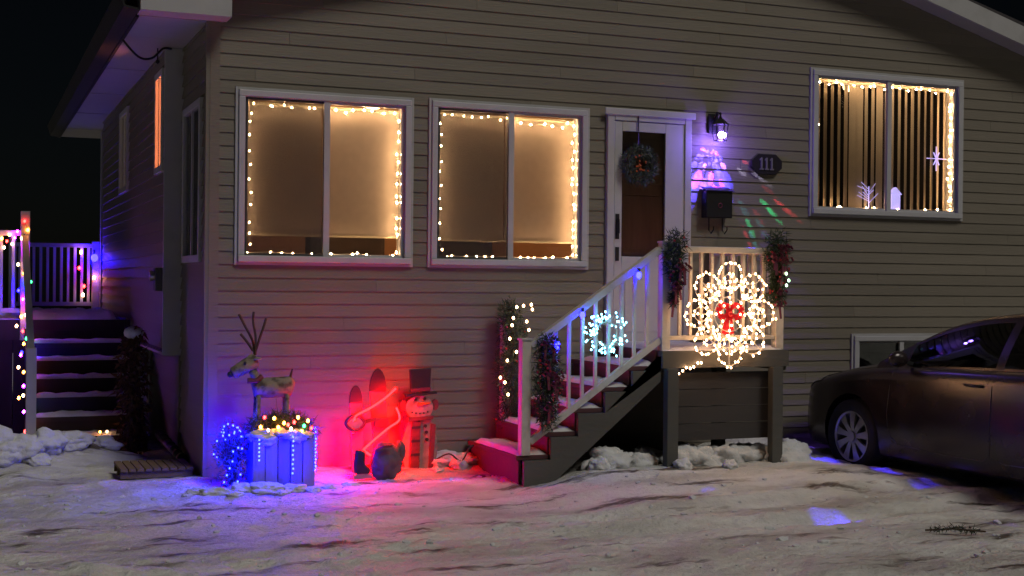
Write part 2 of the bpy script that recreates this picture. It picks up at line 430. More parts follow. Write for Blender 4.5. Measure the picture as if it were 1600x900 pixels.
# eave soffit panels, fascia and gutter
y = -.02
while y < YB - .01:
    y1 = min(y + .9, YB - .005)
    MB().box(EX + .03, .1, y + .003, y1 - .003, SO + .002 + .004 * ((int(y * 10)) % 2), SO + .02).build('soffit', 'soffit', ro); y = y1
MB().box(EX, EX + .025, YF + .22, YB, SO - .01, SO + .16).build('fascia', 'rubber', ro)
MB().prism([(EX - .003, SO - .005), (EX - .11, SO + .015), (EX - .15, SO + .15), (EX - .135, SO + .15), (EX - .10, SO + .028), (EX - .003, SO + .012)], YF - .02, YB).build('gutter', 'rubber', ro)

# windows -----------------------------------------------------------
def window(o, screen=None, fw_=.052, mull=True, depth=.17, yo=-.045):
    x0, x1, z0, z1 = o
    g = .002
    f = MB()
    f.box(x0 + g, x1 - g, yo, .03, z1 - fw_, z1 - g).box(x0 + g, x1 - g, yo - .012, .03, z0 + g, z0 + fw_)
    f.box(x0 + g, x0 + fw_, yo, .03, z0 + fw_, z1 - fw_).box(x1 - fw_, x1 - g, yo, .03, z0 + fw_, z1 - fw_)
    w_ = f.build('window', 'vinyl', house, bevel=.006)
    MB().box(x0 - .022, x0 + g - .003, yo + .018, .004, z0 - .02, z1 + .02).box(x1 - g + .003, x1 + .022, yo + .018, .004, z0 - .02, z1 + .02).box(x0, x1, yo + .018, .004, z1, z1 + .02).box(x0, x1, yo + .018, .004, z0 - .02, z0).build('frame', 'trim', w_)
    s = MB(); i = fw_
    s.box(x0 + i, x1 - i, .031, depth, z0 + .01, z0 + i - .002).box(x0 + i, x1 - i, .031, depth, z1 - i + .002, z1 - .01)
    s.box(x0 + .01, x0 + i - .002, .031, depth, z0 + .01, z1 - .01).box(x1 - i + .002, x1 - .01, .031, depth, z0 + .01, z1 - .01)
    s.build('sill', 'vinyl', w_)
    xm = (x0 + x1) / 2
    for j, (a, b) in enumerate(((x0 + i, xm), (xm, x1 - i))):
        MB().box(a + .024, b - .024, -.004 + .012 * j, .0 + .012 * j, z0 + i + .022, z1 - i - .022).build('pane', 'pane', w_)
        q = MB(); yy0, yy1 = -.018 + .012 * j, .010 + .012 * j
        q.box(a, a + .023, yy0, yy1, z0 + i, z1 - i).box(b - .023, b, yy0, yy1, z0 + i, z1 - i).box(a + .023, b - .023, yy0, yy1, z0 + i, z0 + i + .021).box(a + .023, b - .023, yy0, yy1, z1 - i - .021, z1 - i)
        q.build('sash', 'vinyl', w_)
    MB().box(xm - .024, xm + .024, yo + .012, -.019, z0 + i, z1 - i).build('mullion', 'vinyl', w_)
    if screen == 0:
        MB().box(x0 + i + .005, xm - .026, -.023, -.021, z0 + i + .005, z1 - i - .005).build('insect_screen', 'flyscreen', w_)
    return w_
window(W1, 0); window(W2, 0); window(W3, None); window(WB, None)
# side windows (mapped on the side walls)
def side_window(o, xw, m='pane', curtain=None):
    y0, y1, z0, z1 = o; f = .06
    q = MB().box(xw - .04, xw + .01, y0 - .0, y0 + f, z0, z1).box(xw - .04, xw + .01, y1 - f, y1, z0, z1).box(xw - .04, xw + .01, y0 + f, y1 - f, z0, z0 + f).box(xw - .04, xw + .01, y0 + f, y1 - f, z1 - f, z1)
    w_ = q.build('window', 'vinyl', house, bevel=.006)
    MB().box(xw - .012, xw - .006, y0 + f, y1 - f, z0 + f, z1 - f).build('pane', m, w_)
    MB().box(xw - .03, xw - .013, (y0 + y1) / 2 - .02, (y0 + y1) / 2 + .02, z0 + f, z1 - f).build('mullion', 'vinyl', w_)
    return w_
side_window(SWIN, 0); side_window(BWIN, 0); side_window(LW1, BX); side_window(LW2, BX)
emis('curtain_glow', (1.0, .24, .08), 30); emis('curtain_dim', (1.0, .72, .38), .7)
for o, m, lab in ((LW1, 'curtain_glow', 'orange glowing curtain in the side window under the eave'), (LW2, 'curtain_dim', 'dim cream curtain in the side window over the deck')):
    c = MB(); y0, y1, z0, z1 = o; n = 14
    for i in range(n):
        ya = y0 + .06 + (y1 - y0 - .12) * i / n; yb = y0 + .06 + (y1 - y0 - .12) * (i + 1) / n
        c.box(BX + .001 + .003 * (i % 2), BX + .0055 + .0015 * (i % 2), ya, yb, z0 + .06, z1 - .06)
    tag(c.build('curtain', m), lab, 'curtain')

# door --------------------------------------------------------------
x0, x1, z0, z1 = DR
d = MB().box(x0 + .002, x0 + .07, -.05, .03, z0, z1).box(x1 - .07, x1 - .002, -.05, .03, z0, z1).box(x0 + .071, x1 - .071, -.05, .03, z1 - .07, z1)
d.box(x0 - .03, x1 + .03, -.065, -.051, z1 - .025, z1 + .035)
door = d.build('door', 'vinyl', house, bevel=.006)
MB().box(x0, x1, -.09, .05, z0 - .05, z0 - .002).build('threshold', 'steel', door)
a, b = x0 + .074, x1 - .074
GZ0, GZ1 = z0 + .78, z1 - .16
st = MB().box(a, a + .075, -.04, -.008, z0 + .01, z1 - .075).box(b - .19, b, -.04, -.008, z0 + .01, z1 - .075).box(a + .075, b - .19, -.04, -.008, GZ1, z1 - .075).box(a + .075, b - .19, -.04, -.008, z0 + .01, GZ0)
st.build('storm_door', 'vinyl', door, bevel=.005)
MB().box(a + .11, b - .225, -.046, -.041, z0 + .12, GZ0 - .1).build('kick_panel', 'vinyl', door, bevel=.004)
MB().box(a + .076, b - .191, -.028, -.022, GZ0 + .001, GZ1 - .001).build('pane', 'pane', door)
MB().tube([(a + .03, -.041, z0 + 1.10), (a + .03, -.075, z0 + 1.10), (a + .03, -.075, z0 + .98), (a + .03, -.041, z0 + .98)], .008).box(a + .012, a + .048, -.047, -.041, z0 + .93, z0 + 1.15).build('handle', 'black', door)
MB().box(a + .014, a + .046, -.05, -.041, z0 + .74, z0 + .86).build('lock', 'black', door)
inner = MB().box(a, b, .02, .05, z0 + .004, z1 - .072).build('inner_door', 'brownwood', door)
for zz in ((z0 + .15, z0 + .75), (z0 + .85, z0 + 1.32), (z0 + 1.42, z0 + 1.82)):
    MB().box(a + .10, b - .10, .008, .0195, *zz).build('panel', 'brownwood', inner, bevel=.006)

# rooms behind the windows ----------------------------------------------
def room(name, x0, x1, y1, z0, z1, m):
    r = MB(); t = .02; y0 = .182
    r.box(x0, x1, y1, y1 + t, z0, z1).box(x0 - t, x0, y0, y1, z0, z1).box(x1, x1 + t, y0, y1, z0, z1).box(x0, x1, y0, y1, z0 - t, z0).box(x0, x1, y0, y1, z1, z1 + t)
    return struct(r.build(name, m))
room('living_room', .17, 3.3, 2.6, 1.05, 3.38, 'roomwall')
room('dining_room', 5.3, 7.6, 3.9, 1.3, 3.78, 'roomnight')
room('basement_room', 5.8, 7.4, 1.5, -.2, 1.2, 'roomdark')
def room_lamp(loc, watts, col, label, r=.09):
    t = thing('ceiling_lamp', label, 'lamp', loc)
    MB().tube([(loc[0], loc[1], loc[2] + .06), (loc[0], loc[1], loc[2] + .17)], .012).build('stem', 'steel', t)
    MB().blob(loc, (.08, .08, .05), 2, 0).build('lamp_shade', 'lampwarm', t, smooth=True)
    l = bpy.data.lights.new('lamp_light', 'POINT'); l.energy = watts; l.color = col; l.shadow_soft_size = r
    lo = bpy.data.objects.new('lamp_light', l); COL.objects.link(lo); lo.parent = t; lo.location = (0, 0, -.15)
emis('warmflake', (1.0, .55, .26), 22)
emis('lampwarm', (1, .7, .4), 3)
room_lamp((1.75, 1.5, 3.2), 34, (1, .70, .46), 'small ceiling lamp in the room behind the drawn blinds')
room_lamp((6.45, .62, 3.56), 9, (1, .66, .40), 'small ceiling lamp in the room behind the vertical blinds')
for i, (xa, xb, lab) in enumerate(((.95, 1.62, 'dark sofa back seen under the blind of the corner window'), (1.85, 2.62, 'dark sofa back seen under the blind beside the door'))):
    s = thing('sofa', lab, 'sofa', ((xa + xb) / 2, .75, 1.05))
    MB().box(xa, xb, .62, .82, 1.3, 2.02).build('backrest', 'roomdark', s, bevel=.04); MB().box(xa, xb, .83, 1.4, 1.3, 1.5).build('seat', 'roomdark', s, bevel=.04)
    MB().box(xa, xb, .63, 1.39, 1.052, 1.298).build('base', 'roomdark', s)

# roller blinds --------------------------------------------------------
for o, zb, lab in ((W1, 1.935, 'cream roller blind drawn down in the corner window'), (W2, 1.925, 'cream roller blind drawn down in the window beside the door')):
    x0, x1, z0, z1 = o
    t = thing('roller_blind', lab, 'blind', ((x0 + x1) / 2, .13, z1 - .08))
    for a, b in ((x0 + .056, (x0 + x1) / 2 - .004), ((x0 + x1) / 2 + .004, x1 - .056)):
        c = MB(); n = 26
        for i in range(n):
            za = zb + (z1 - .10 - zb) * i / n; zc = zb + (z1 - .10 - zb) * (i + 1) / n
            f = lambda zz: .128 + .004 * math.sin(zz * 7 + a * 3)
            c.add([(a, f(za), za), (b, f(za) + .002, za), (b, f(zc) + .002, zc), (a, f(zc), zc)], [(0, 1, 2, 3)])
        c.build('fabric', 'blindcloth', t, smooth=True)
        MB().box(a, b, .120, .134, zb - .02, zb - .001).build('hem_bar', 'slatmat', t)
        MB().tube([(a, .14, z1 - .085), (b, .14, z1 - .085)], .018, 10).build('roller', 'slatmat', t)

# vertical blinds ---------------------------------------------------------
x0, x1, z0, z1 = W3
t = thing('vertical_blind', 'cream vertical slat blind half open in the wide upper window', 'blind', ((x0 + x1) / 2, .13, z1 - .08))
MB().box(x0 + .056, x1 - .056, .09, .15, z1 - .085, z1 - .056).build('head_rail', 'slatmat', t)
n = 21; rnd = random.Random(3)
for i in range(n):
    cx = x0 + .09 + (x1 - x0 - .18) * i / (n - 1); ang = math.radians(44 + rnd.uniform(-6, 6)); hw = .043
    if i in (6, 7): ang = math.radians(2)
    if i in (10,): ang = math.radians(10)
    dx, dy = hw * math.cos(ang), hw * math.sin(ang)
    q = MB(); px, py = -math.sin(ang) * .0012, math.cos(ang) * .0012
    va = []
    for zz in (z0 + .085, z1 - .088):
        for s_, u in ((-1, -1), (0, 1.6), (1, -1)):
            va.append((cx + s_ * dx + u * px * 2, .122 + s_ * dy * .62 + u * py * 2, zz))
    q.add(va, [(0, 1, 4, 3), (1, 2, 5, 4)])
    q.build('slat', 'curtain', t, smooth=True)

# string lights in the windows ------------------------------------------------
def window_string(o, label, seed, y=.062, zb=None, nt=15, nl=11, nr=13, nb=11):
    rnd = random.Random(seed); x0, x1, z0, z1 = o; i = .075
    t = thing('string_lights', label, 'string lights', ((x0 + x1) / 2, y, z0 + .06), 'warm string lights framing the windows')
    P = []
    def J(s): return rnd.gauss(0, s)
    for k in range(nl): P.append((x0 + i + .028 + abs(J(.012)), y + J(.006), z0 + .07 + (z1 - z0 - .16) * (k + .5 + J(.18)) / nl))
    top = []
    for k in range(nt): top.append((x0 + i + .02 + (x1 - x0 - 2 * i - .04) * (k + .5 + J(.25)) / nt, y + J(.006), z1 - .088 - abs(J(.022))))
    P += top; right = []
    for k in range(nr): right.append((x1 - i - abs(J(.014)), y + J(.006), z1 - .09 - (z1 - z0 - .16) * (k + .5 + J(.18)) / nr))
    P += right; bot = []
    for k in range(nb): bot.append((x1 - i - .02 - (x1 - x0 - 2 * i - .04) * (k + .5 + J(.3)) / nb, y + J(.006), z0 + .072 + abs(J(.008))))
    P += bot
    MB().tube([(p[0], p[1] + .012, p[2]) for p in P], .0022, 3).build('wire', 'whitewire', t)
    bulbs(t, P, 'warm', .0070)
window_string(W1, 'warm string lights framing the blind of the corner window', 11)
window_string(W2, 'warm string lights framing the blind of the window beside the door', 23, nr=16, nb=13)
window_string(W3, 'warm string lights framing the vertical blind of the upper window', 37, y=.045, nt=17, nl=2, nr=20, nb=7)
# ornaments in the upper window
tag(MB().box(6.52, 6.62, .048, .09, 2.292, 2.45).prism([(6.50, 2.4502), (6.64, 2.4502), (6.57, 2.52)], .045, .092).build('ornament', 'lilac'), 'white lit house ornament on the upper window sill', 'ornament')
t = thing('ornament', 'white lit snowflake ornament hanging at the upper window edge', 'ornament', (7.07, .07, 2.75))
for ang in (0, 60, 90, 120):
    c_, s_ = math.cos(math.radians(ang)), math.sin(math.radians(ang)); L = .12 if ang in (0, 90) else .07
    MB().bar((7.07 - c_ * L, .07 + ang * .00002, 2.82 - s_ * L), (7.07 + c_ * L, .07 + ang * .00002, 2.82 + s_ * L), .008, .010, up=(0, 1, 0)).build('arm', 'lilac', t)
t = thing('ornament', 'white bare twig tree ornament on the upper window sill', 'ornament', (6.27, .075, 2.292))
q = MB().tube([(6.27, .075, 2.292), (6.27, .075, 2.52)], .005, 5); rnd = random.Random(5)
for k in range(9):
    zz = 2.36 + .016 * k; an = rnd.choice((-1, 1)); q.tube([(6.27, .075, zz), (6.27 + an * rnd.uniform(.05, .14), .075 + rnd.uniform(-.02, .02), zz + rnd.uniform(.04, .1))], .003, 4)
q.build('trunk', 'lilac', t)

# ------------------------------------------------------------------ front porch and steps
porch = thing('porch', 'grey painted porch with white railing and snowy steps at the front door', 'porch', (3.9, -.6, .1))
PY = -1.1
DZ = 1.03
bx = 3.36
for i in range(8):
    ya = PY - .02 + i * .1362
    MB().box(bx, 4.54, ya, ya + .132, DZ - .03, DZ).build('deck_board', 'deckgrey', porch)
MB().box(bx, 4.54, PY - .058, PY - .022, .895, DZ + .001).box(4.505, 4.54, PY - .02, -.03, .86, DZ - .031).box(bx, bx + .035, PY - .02, -.03, .86, DZ - .031).build('rim_beam', 'deckgrey', porch)
for (xa, ya) in ((3.385, PY - .055), (4.36, PY - .055)):
    MB().box(xa, xa + .10, ya - .045, ya + .03, -.1, .894).build('post', 'deckgrey', porch, bevel=.005)
for i in range(4):
    MB().box(3.44, 4.53, PY + .02 + .003 * (i % 2), PY + .045, .305 + i * .138, .305 + i * .138 + .133).build('skirt_board', 'skirt', porch)
MB().bar((4.2, -.62, .0), (4.2, -.62, .9), .09, .09).build('post', 'deckgrey', porch)
# steps (risers face -X, climb to the right)
TX = [2.17, 2.41, 2.64, 2.87, 3.11]; TZ = [.245, .415, .59, .75, .91]; TX.append(3.36)
for i in range(5):
    MB().box(TX[i] - .03, TX[i + 1] + .012, PY - .0, -.04, TZ[i] - .035, TZ[i]).build('tread', 'deckred', porch, bevel=.004)
    MB().box(TX[i], TX[i] + .02, PY + .03, -.05, (TZ[i - 1] + .001) if i else -.05, TZ[i] - .036).build('riser', 'deckred', porch)
MB().box(3.342, 3.358, PY + .03, -.05, .911, DZ - .002).build('riser', 'deckred', porch)
for yy in (PY - .034, -.045):
    poly = [(2.30, .06)]
    for i in range(5):
        poly += [(TX[i] + (.02 if i == 0 else -.0), TZ[i] - .036), (TX[i + 1], TZ[i] - .036)]
    poly += [(3.358, DZ - .035), (3.358, .79)]
    poly = [(2.19, -.02)] + poly[1:] + [(2.47, .06), (2.36, -.02)]
    MB().prism(poly, yy, yy + .032).build('stringer', 'deckgrey', porch)
# snow on treads and deck
def snow_patch(x0, x1, y0, y1, z, h, parent, seed, n=14):
    q = MB(); m = 10
    for j in range(m + 1):
        for i in range(n + 1):
            u, v = i / n, j / m; x = x0 + (x1 - x0) * u; y = y0 + (y1 - y0) * v
            e = min(min(u, 1 - u) * (x1 - x0), min(v, 1 - v) * (y1 - y0)) / .035
            hh = h * min(1, e) ** .5 * (1 + .7 * noise.noise(Vector((x * 9, y * 7, seed))))
            ox = .014 * noise.noise(Vector((x * 14, y * 14, seed + 5)))
            q.v.append((x + ox, y + ox, z + .001 + max(0, hh)))
    q.f = [(j * (n + 1) + i, j * (n + 1) + i + 1, (j + 1) * (n + 1) + i + 1, (j + 1) * (n + 1) + i) for j in range(m) for i in range(n)]
    return q.build('snow', 'snowcap', parent, smooth=True)
for i in range(5): snow_patch(TX[i] - .015, TX[i + 1] - .002, PY + .012, -.14, TZ[i], .034, porch, i)
snow_patch(3.38, 4.52, PY - .04, -.15, DZ, .03, porch, 9, 30)
# railings
RT = 1.865
for (xa, ya, zb, zt) in ((3.375, PY - .015, DZ, RT + .02), (4.44, PY - .015, DZ, RT + .02), (2.175, PY - .015, .245, 1.12), (2.42, -.12, .42, 1.25), (4.45, -.10, DZ, RT)):
    MB().box(xa, xa + .075, ya, ya + .075, zb + .001, zt).box(xa - .008, xa + .083, ya - .008, ya + .083, zt, zt + .018).build('newel_post', 'paintwhite', porch, bevel=.004)
yc = PY + .022
MB().box(3.452, 4.438, yc - .035, yc + .035, RT - .05, RT).build('handrail', 'paintwhite', porch, bevel=.006)
MB().box(3.452, 4.438, yc - .02, yc + .02, DZ + .085, DZ + .12).build('bottom_rail', 'paintwhite', porch)
for i in range(9):
    xx = 3.452 + .986 * (i + 1) / 10; MB().box(xx - .012, xx + .012, yc - .012, yc + .012, DZ + .121, RT - .051).build('baluster', 'paintwhite', porch)
MB().box(4.45, 4.52, PY + .062, -.105, RT - .05, RT - .003).build('handrail', 'paintwhite', porch)
MB().box(4.465, 4.505, PY + .062, -.105, DZ + .085, DZ + .12).build('bottom_rail', 'paintwhite', porch)
for i in range(8):
    yy = PY + .062 + .93 * (i + 1) / 9; MB().box(4.473, 4.497, yy - .012, yy + .012, DZ + .121, RT - .051).build('baluster', 'paintwhite', porch)
hA, hB = Vector((2.255, yc, 1.075)), Vector((3.37, yc, 1.835))
lA, lB = Vector((2.255, yc, .345)), Vector((3.37, yc, 1.115))
MB().bar(hA, hB, .065, .055).build('handrail', 'paintwhite', porch, bevel=.006)
MB().bar(lA, lB, .045, .05).build('bottom_rail', 'paintwhite', porch)
for i in range(9):
    f_ = (i + .9) / 9.9; p = lA.lerp(lB, f_); q = hA.lerp(hB, f_)
    MB().box(p.x - .012, p.x + .012, yc - .012, yc + .012, p.z + .026, q.z - .03).build('baluster', 'paintwhite', porch)

# blue bulbs hung along the sloping handrail
for (x, z, lab) in ((2.457, 1.085, 'blue bulb hung low on the step handrail above the berry garland'), (2.667, 1.315, 'blue bulb on the step handrail beside the cyan wreath'), (3.153, 1.628, 'blue bulb high on the step handrail below the door')):
    t = thing('light_bulb', lab, 'bulb', (x, PY - .03, z))
    MB().blob((x, PY - .035, z), (.020, .020, .028), 2, 0).build('globe', 'bluebulb', t, smooth=True)
    MB().tube([(x, PY - .035, z + .027), (x, PY - .035, z + .055)], .012, 8).build('socket', 'wire', t)

# ------------------------------------------------------------------ greenery on the porch
def garland(name, label, cat, pts, rad, n, seed, mats=('green_needle', 'plumribbon'), ribbons=6, berries=14, group=None):
    rnd = random.Random(seed); t = thing(name, label, cat, pts[-1], group)
    MB().tube(pts, .008, 5).build('stem', 'twig', t)
    MB().needles(pts, rad, n, .055, .0045, rnd).build('foliage', mats[0], t)
    R = lambda i: rad(i) if callable(rad) else rad
    for k in range(ribbons):
        i = rnd.randrange(len(pts) - 1); c = Vector(pts[i]).lerp(Vector(pts[i + 1]), rnd.random()) + Vector((rnd.uniform(-.6, .6) * R(i), -R(i) * .75, rnd.uniform(-.03, .03)))
        q = MB()
        for s_ in (-1, 1):
            L = rnd.uniform(.035, .06); loop = [c, c + Vector((s_ * L * .6, -.02, L * .5)), c + Vector((s_ * L, -.012, .0)), c + Vector((s_ * L * .6, -.004, -L * .4)), c]
            for u, v in zip(loop[:-1], loop[1:]): q.bar(u, v, .022, .003, up=(0, 0, 1))
        q.bar(c, c + Vector((rnd.uniform(-.02, .02), -.01, -.12)), .02, .003, up=(0, 1, 0))
        q.build('bow', mats[1], t)
    for k in range(berries):
        i = rnd.randrange(len(pts) - 1); c = Vector(pts[i]).lerp(Vector(pts[i + 1]), rnd.random()); an = rnd.uniform(-math.pi, 0)
        place(berry_me, 'berry', t, c + Vector((math.cos(an) * R(i) * .9, math.sin(an) * R(i) * .9, rnd.uniform(-.02, .02))))
    return t
berry_me = bpy.data.meshes.new('berry'); bm = bmesh.new(); bmesh.ops.create_icosphere(bm, subdivisions=1, radius=.011); bm.to_mesh(berry_me); bm.free(); berry_me.materials.append(MATS['berry'])
def vertical(x, y, z1, z0, n=8, sway=.015, seed=0):
    return [(x + sway * math.sin(k * 1.3 + seed), y + .004 * k * 0, z1 + (z0 - z1) * k / n) for k in range(n + 1)]
garland('garland', 'evergreen garland with dark red bows on the porch post above the steps', 'garland', vertical(3.46, PY - .06, 1.93, 1.40, seed=1), lambda i: .085 + .03 * math.sin(i * .7) - .006 * i, 2600, 1, ribbons=7)
gr2 = garland('garland', 'evergreen garland with dark red bows on the outer porch post', 'garland', vertical(4.415, PY - .06, 1.95, 1.42, seed=2), lambda i: .10 + .02 * math.sin(i * .8) - .003 * i, 2800, 2, ribbons=11, berries=22)
garland('garland', 'dark evergreen garland with plum ribbons hung on the bottom newel post', 'garland', vertical(2.37, PY - .05, 1.13, .50, seed=3), lambda i: .07 + .022 * i - .0026 * i * i, 2800, 3, ribbons=8, berries=14)
gp = vertical(2.47, -.17, 1.36, .42, n=10, sway=.03, seed=4)
gl = garland('garland', 'tall evergreen garland with warm lights wrapped round the post by the wall', 'garland', gp, lambda i: .09 + .018 * i - .0016 * i * i, 4200, 4, ribbons=0, berries=10)
rnd = random.Random(44)
pts = []
for (px, pz) in ((2.44, 1.36), (2.50, 1.37), (2.57, 1.38), (2.58, 1.34), (2.41, 1.27), (2.40, 1.21), (2.38, 1.10), (2.48, 1.08), (2.44, .99), (2.36, .92), (2.30, .78), (2.34, .74), (2.37, .64), (2.53, 1.24), (2.55, 1.17)):
    pts.append((px + .03, -.29, pz))
ls = thing('string_lights', 'short warm light string wound over the tall garland by the wall', 'string lights', (2.47, -.29, .6))
MB().tube([(p[0], p[1] + .015, p[2]) for p in pts], .002, 3).build('wire', 'wire', ls); bulbs(ls, pts, ['warmwhite'], .011)
t = thing('string_lights', 'two pale green lights in the garland of the outer porch post', 'string lights', (4.45, PY - .17, 1.5))
emis('palegreen', (.55, 1, .55), 5); bulbs(t, [(4.43, PY - .17, 1.655), (4.455, PY - .17, 1.60), (4.44, PY - .16, 1.56)], 'palegreen', .012)
MB().tube([(4.43, PY - .155, 1.66), (4.455, PY - .155, 1.60), (4.44, PY - .145, 1.56)], .002, 3).build('wire', 'wire', t)

# big lit snowflake ------------------------------------------------------------
sc = Vector((3.925, PY - .13, 1.325))
sf = thing('snowflake_light', 'large warm white snowflake light with red bow on the porch railing', 'light display', (sc.x, sc.y, .9))
rnd = random.Random(8); SP = []
NP = 8
def petal(ang, r0, r1, wd, n=12):
    out = []
    for i in range(n + 1):
        t_ = i / n; rr = r0 + (r1 - r0) * math.sin(math.pi * t_) ** .75; aa = ang + wd * (t_ - .5) * 2 * (math.sin(math.pi * t_) * .5 + .5)
        out.append(Vector((sc.x + rr * math.cos(aa), sc.y, sc.z + rr * math.sin(aa))))
    return out
frame = MB()
for kk in range(NP):
    an = math.pi / 2 + 2 * math.pi * kk / NP
    er, et = Vector((math.cos(an), 0, math.sin(an))), Vector((-math.sin(an), 0, math.cos(an)))
    for (rc_, rr_, nb) in ((.298, .116, 21), (.262, .062, 8)):
        lp = [sc + er * (rc_ + rr_ * math.cos(q)) + et * (rr_ * .93 * math.sin(q)) for q in np.linspace(0, 2 * math.pi, 23)]
        frame.tube(lp, .004, 4)
        for b_ in range(nb):
            f_ = (b_ + rnd.uniform(.15, .85)) / nb * 22; i = min(int(f_), 21); p = lp[i].lerp(lp[i + 1], f_ - i)
            SP.append(p + Vector((rnd.gauss(0, .008), -.012 + rnd.gauss(0, .006), rnd.gauss(0, .008))))
    for b_ in range(6):
        SP.append(sc + er * (.09 + .042 * b_) + et * rnd.gauss(0, .008) + Vector((0, -.014, 0)))
    frame.bar(sc + Vector((math.cos(an) * .05, 0, math.sin(an) * .05)), sc + Vector((math.cos(an) * .41, 0, math.sin(an) * .41)), .006, .006)
ring = [sc + Vector((.14 * math.cos(q), 0, .14 * math.sin(q))) for q in np.linspace(0, 2 * math.pi, 25)]
frame.tube(ring, .004, 4); ring = [sc + Vector((.27 * math.cos(q), 0, .27 * math.sin(q))) for q in np.linspace(0, 2 * math.pi, 33)]; frame.tube(ring, .004, 4)
frame.build('frame', 'whitewire', sf)
bulbs(sf, SP, 'warmflake', .0082)
bow = MB(); c = sc + Vector((0, .012, 0))
for s_ in (-1, 1):
    loop = []
    for q in np.linspace(0, 2 * math.pi, 11): loop.append(c + Vector((s_ * (.055 - .055 * math.cos(q)), -.02 * math.sin(q / 2), .05 * math.sin(q) + .022)))
    for u, v in zip(loop[:-1], loop[1:]): bow.bar(u, v, .05, .004, up=(0, 1, 0))
    bow.bar(c, c + Vector((s_ * .035 - .015, -.012, -.16)), .05, .004, up=(0, 1, 0))
bow.blob(c + Vector((0, -.02, .0)), (.024, .02, .024), 1, 0)
bow.build('bow', 'ribbon', sf)
t = thing('string_lights', 'tail of warm lights trailing from the snowflake along the deck edge', 'string lights', (3.5, PY - .1, .9))
tp = [(3.70 - .034 * i, PY - .075 - .004 * (i % 2), .935 - .012 * i + .012 * math.sin(i * 1.9)) for i in range(9)]
MB().tube([(p[0], p[1] + .012, p[2]) for p in tp], .002, 3).build('wire', 'wire', t); bulbs(t, tp, 'warmwhite', .009)

# cyan wreath -------------------------------------------------------------------
wc = Vector((2.866, PY - .05, 1.17)); t = thing('lighted_wreath', 'small cyan white twig wreath of lights hung on the stair balusters', 'wreath', (wc.x, wc.y, 1.0))
q = MB(); rnd = random.Random(17); WP = []
for i in range(60):
    an = rnd.uniform(0, 2 * math.pi); r0 = rnd.uniform(.06, .1); r1 = rnd.uniform(.12, .19)
    p0 = wc + Vector((r0 * math.cos(an), rnd.uniform(-.02, .02), r0 * math.sin(an))); an2 = an + rnd.uniform(-.35, .35)
    p1 = wc + Vector((r1 * math.cos(an2), rnd.uniform(-.035, .01), r1 * math.sin(an2))); q.tube([p0, p1], .002, 4)
    WP.append(p1)
    if i % 2: WP.append(p0.lerp(p1, rnd.random()))
q.tube([wc + Vector((.09 * math.cos(v), 0, .09 * math.sin(v))) for v in np.linspace(0, 2 * math.pi, 21)], .006, 5)
q.build('frame', 'whitewire', t); bulbs(t, WP, 'cyanwhite', .0075)
# door wreath
dc = Vector((3.705, -.085, 2.60)); t = thing('wreath', 'dark twig wreath with orange berries hanging on the front door', 'wreath', (dc.x, dc.y, 2.4))
ringp = [dc + Vector((.125 * math.cos(v), 0, .125 * math.sin(v))) for v in np.linspace(0, 2 * math.pi, 25)]
MB().needles(ringp, .05, 2400, .06, .004, random.Random(6)).build('foliage', 'frost_needle', t)
MB().tube(ringp, .02, 6).build('ring', 'twig', t)
MB().tube([(dc.x, -.055, 3.05), (dc.x, -.058, dc.z + .12)], .006, 5).build('hanger', 'black', t)
rnd = random.Random(61)
mat('orangeberry', (.42, .10, .03), .5)
bm2 = berry_me.copy(); bm2.materials.clear(); bm2.materials.append(MATS['orangeberry'])
for i in range(16): place(bm2, 'berry', t, dc + Vector((rnd.gauss(0, .045), -.055, rnd.gauss(.0, .035) - .02)))

# wall lantern, letter box, house number ------------------------------------------
LX, LZ = 4.475, 2.90
lan = thing('wall_lantern', 'black wall lantern throwing coloured light spots beside the door', 'lantern', (LX, -.03, LZ))
MB().box(LX - .05, LX + .05, -.045, -.02, LZ + .02, LZ + .20).build('back_plate', 'black', lan, bevel=.006)
MB().tube([(LX, -.04, LZ + .13), (LX, -.10, LZ + .20), (LX, -.15, LZ + .19), (LX, -.155, LZ + .14)], .012, 8).build('arm', 'black', lan)
def frus(mb, c, z0, r0, z1, r1, n=6):
    vs = [(c[0] + r * math.cos(2 * math.pi * k / n + .5), c[1] + r * math.sin(2 * math.pi * k / n + .5), z) for z, r in ((z0, r0), (z1, r1)) for k in range(n)]
    return mb.add(vs, [(k, (k + 1) % n, n + (k + 1) % n, n + k) for k in range(n)] + [tuple(range(n))[::-1], tuple(range(n, 2 * n))])
lc = (LX, -.155)
frus(frus(MB(), lc, LZ + .085, .085, LZ + .14, .025), lc, LZ + .1405, .016, LZ + .165, .010).build('roof_cap', 'black', lan)
cage = MB()
for k in range(6):
    q = 2 * math.pi * k / 6 + .5
    cage.bar((lc[0] + .052 * math.cos(q), lc[1] + .052 * math.sin(q), LZ - .055), (lc[0] + .068 * math.cos(q), lc[1] + .068 * math.sin(q), LZ + .085), .008, .008)
cage.tube([(lc[0] + .053 * math.cos(q), lc[1] + .053 * math.sin(q), LZ - .055) for q in np.linspace(.5, .5 + 2 * math.pi, 7)], .006, 5)
cage.build('cage', 'black', lan)
MB().blob((lc[0] + .012, lc[1] - .01, LZ - .005), (.036, .036, .032), 2, 0).build('bulb', 'lampcore', lan, smooth=True)
def beam(target, col, watts, deg, origin=None, soft=.006, blend=.35):
    l = bpy.data.lights.new('projector_beam', 'SPOT'); l.energy = watts; l.color = col; l.spot_size = math.radians(deg); l.spot_blend = blend; l.shadow_soft_size = soft
    o = bpy.data.objects.new('projector_beam', l); COL.objects.link(o); o.parent = lan
    og = Vector(origin or (lc[0], lc[1] - .005, LZ - .075)); o.location = og - ORG[lan]
    o.rotation_euler = (og - Vector(target)).to_track_quat('Z', 'Y').to_euler()
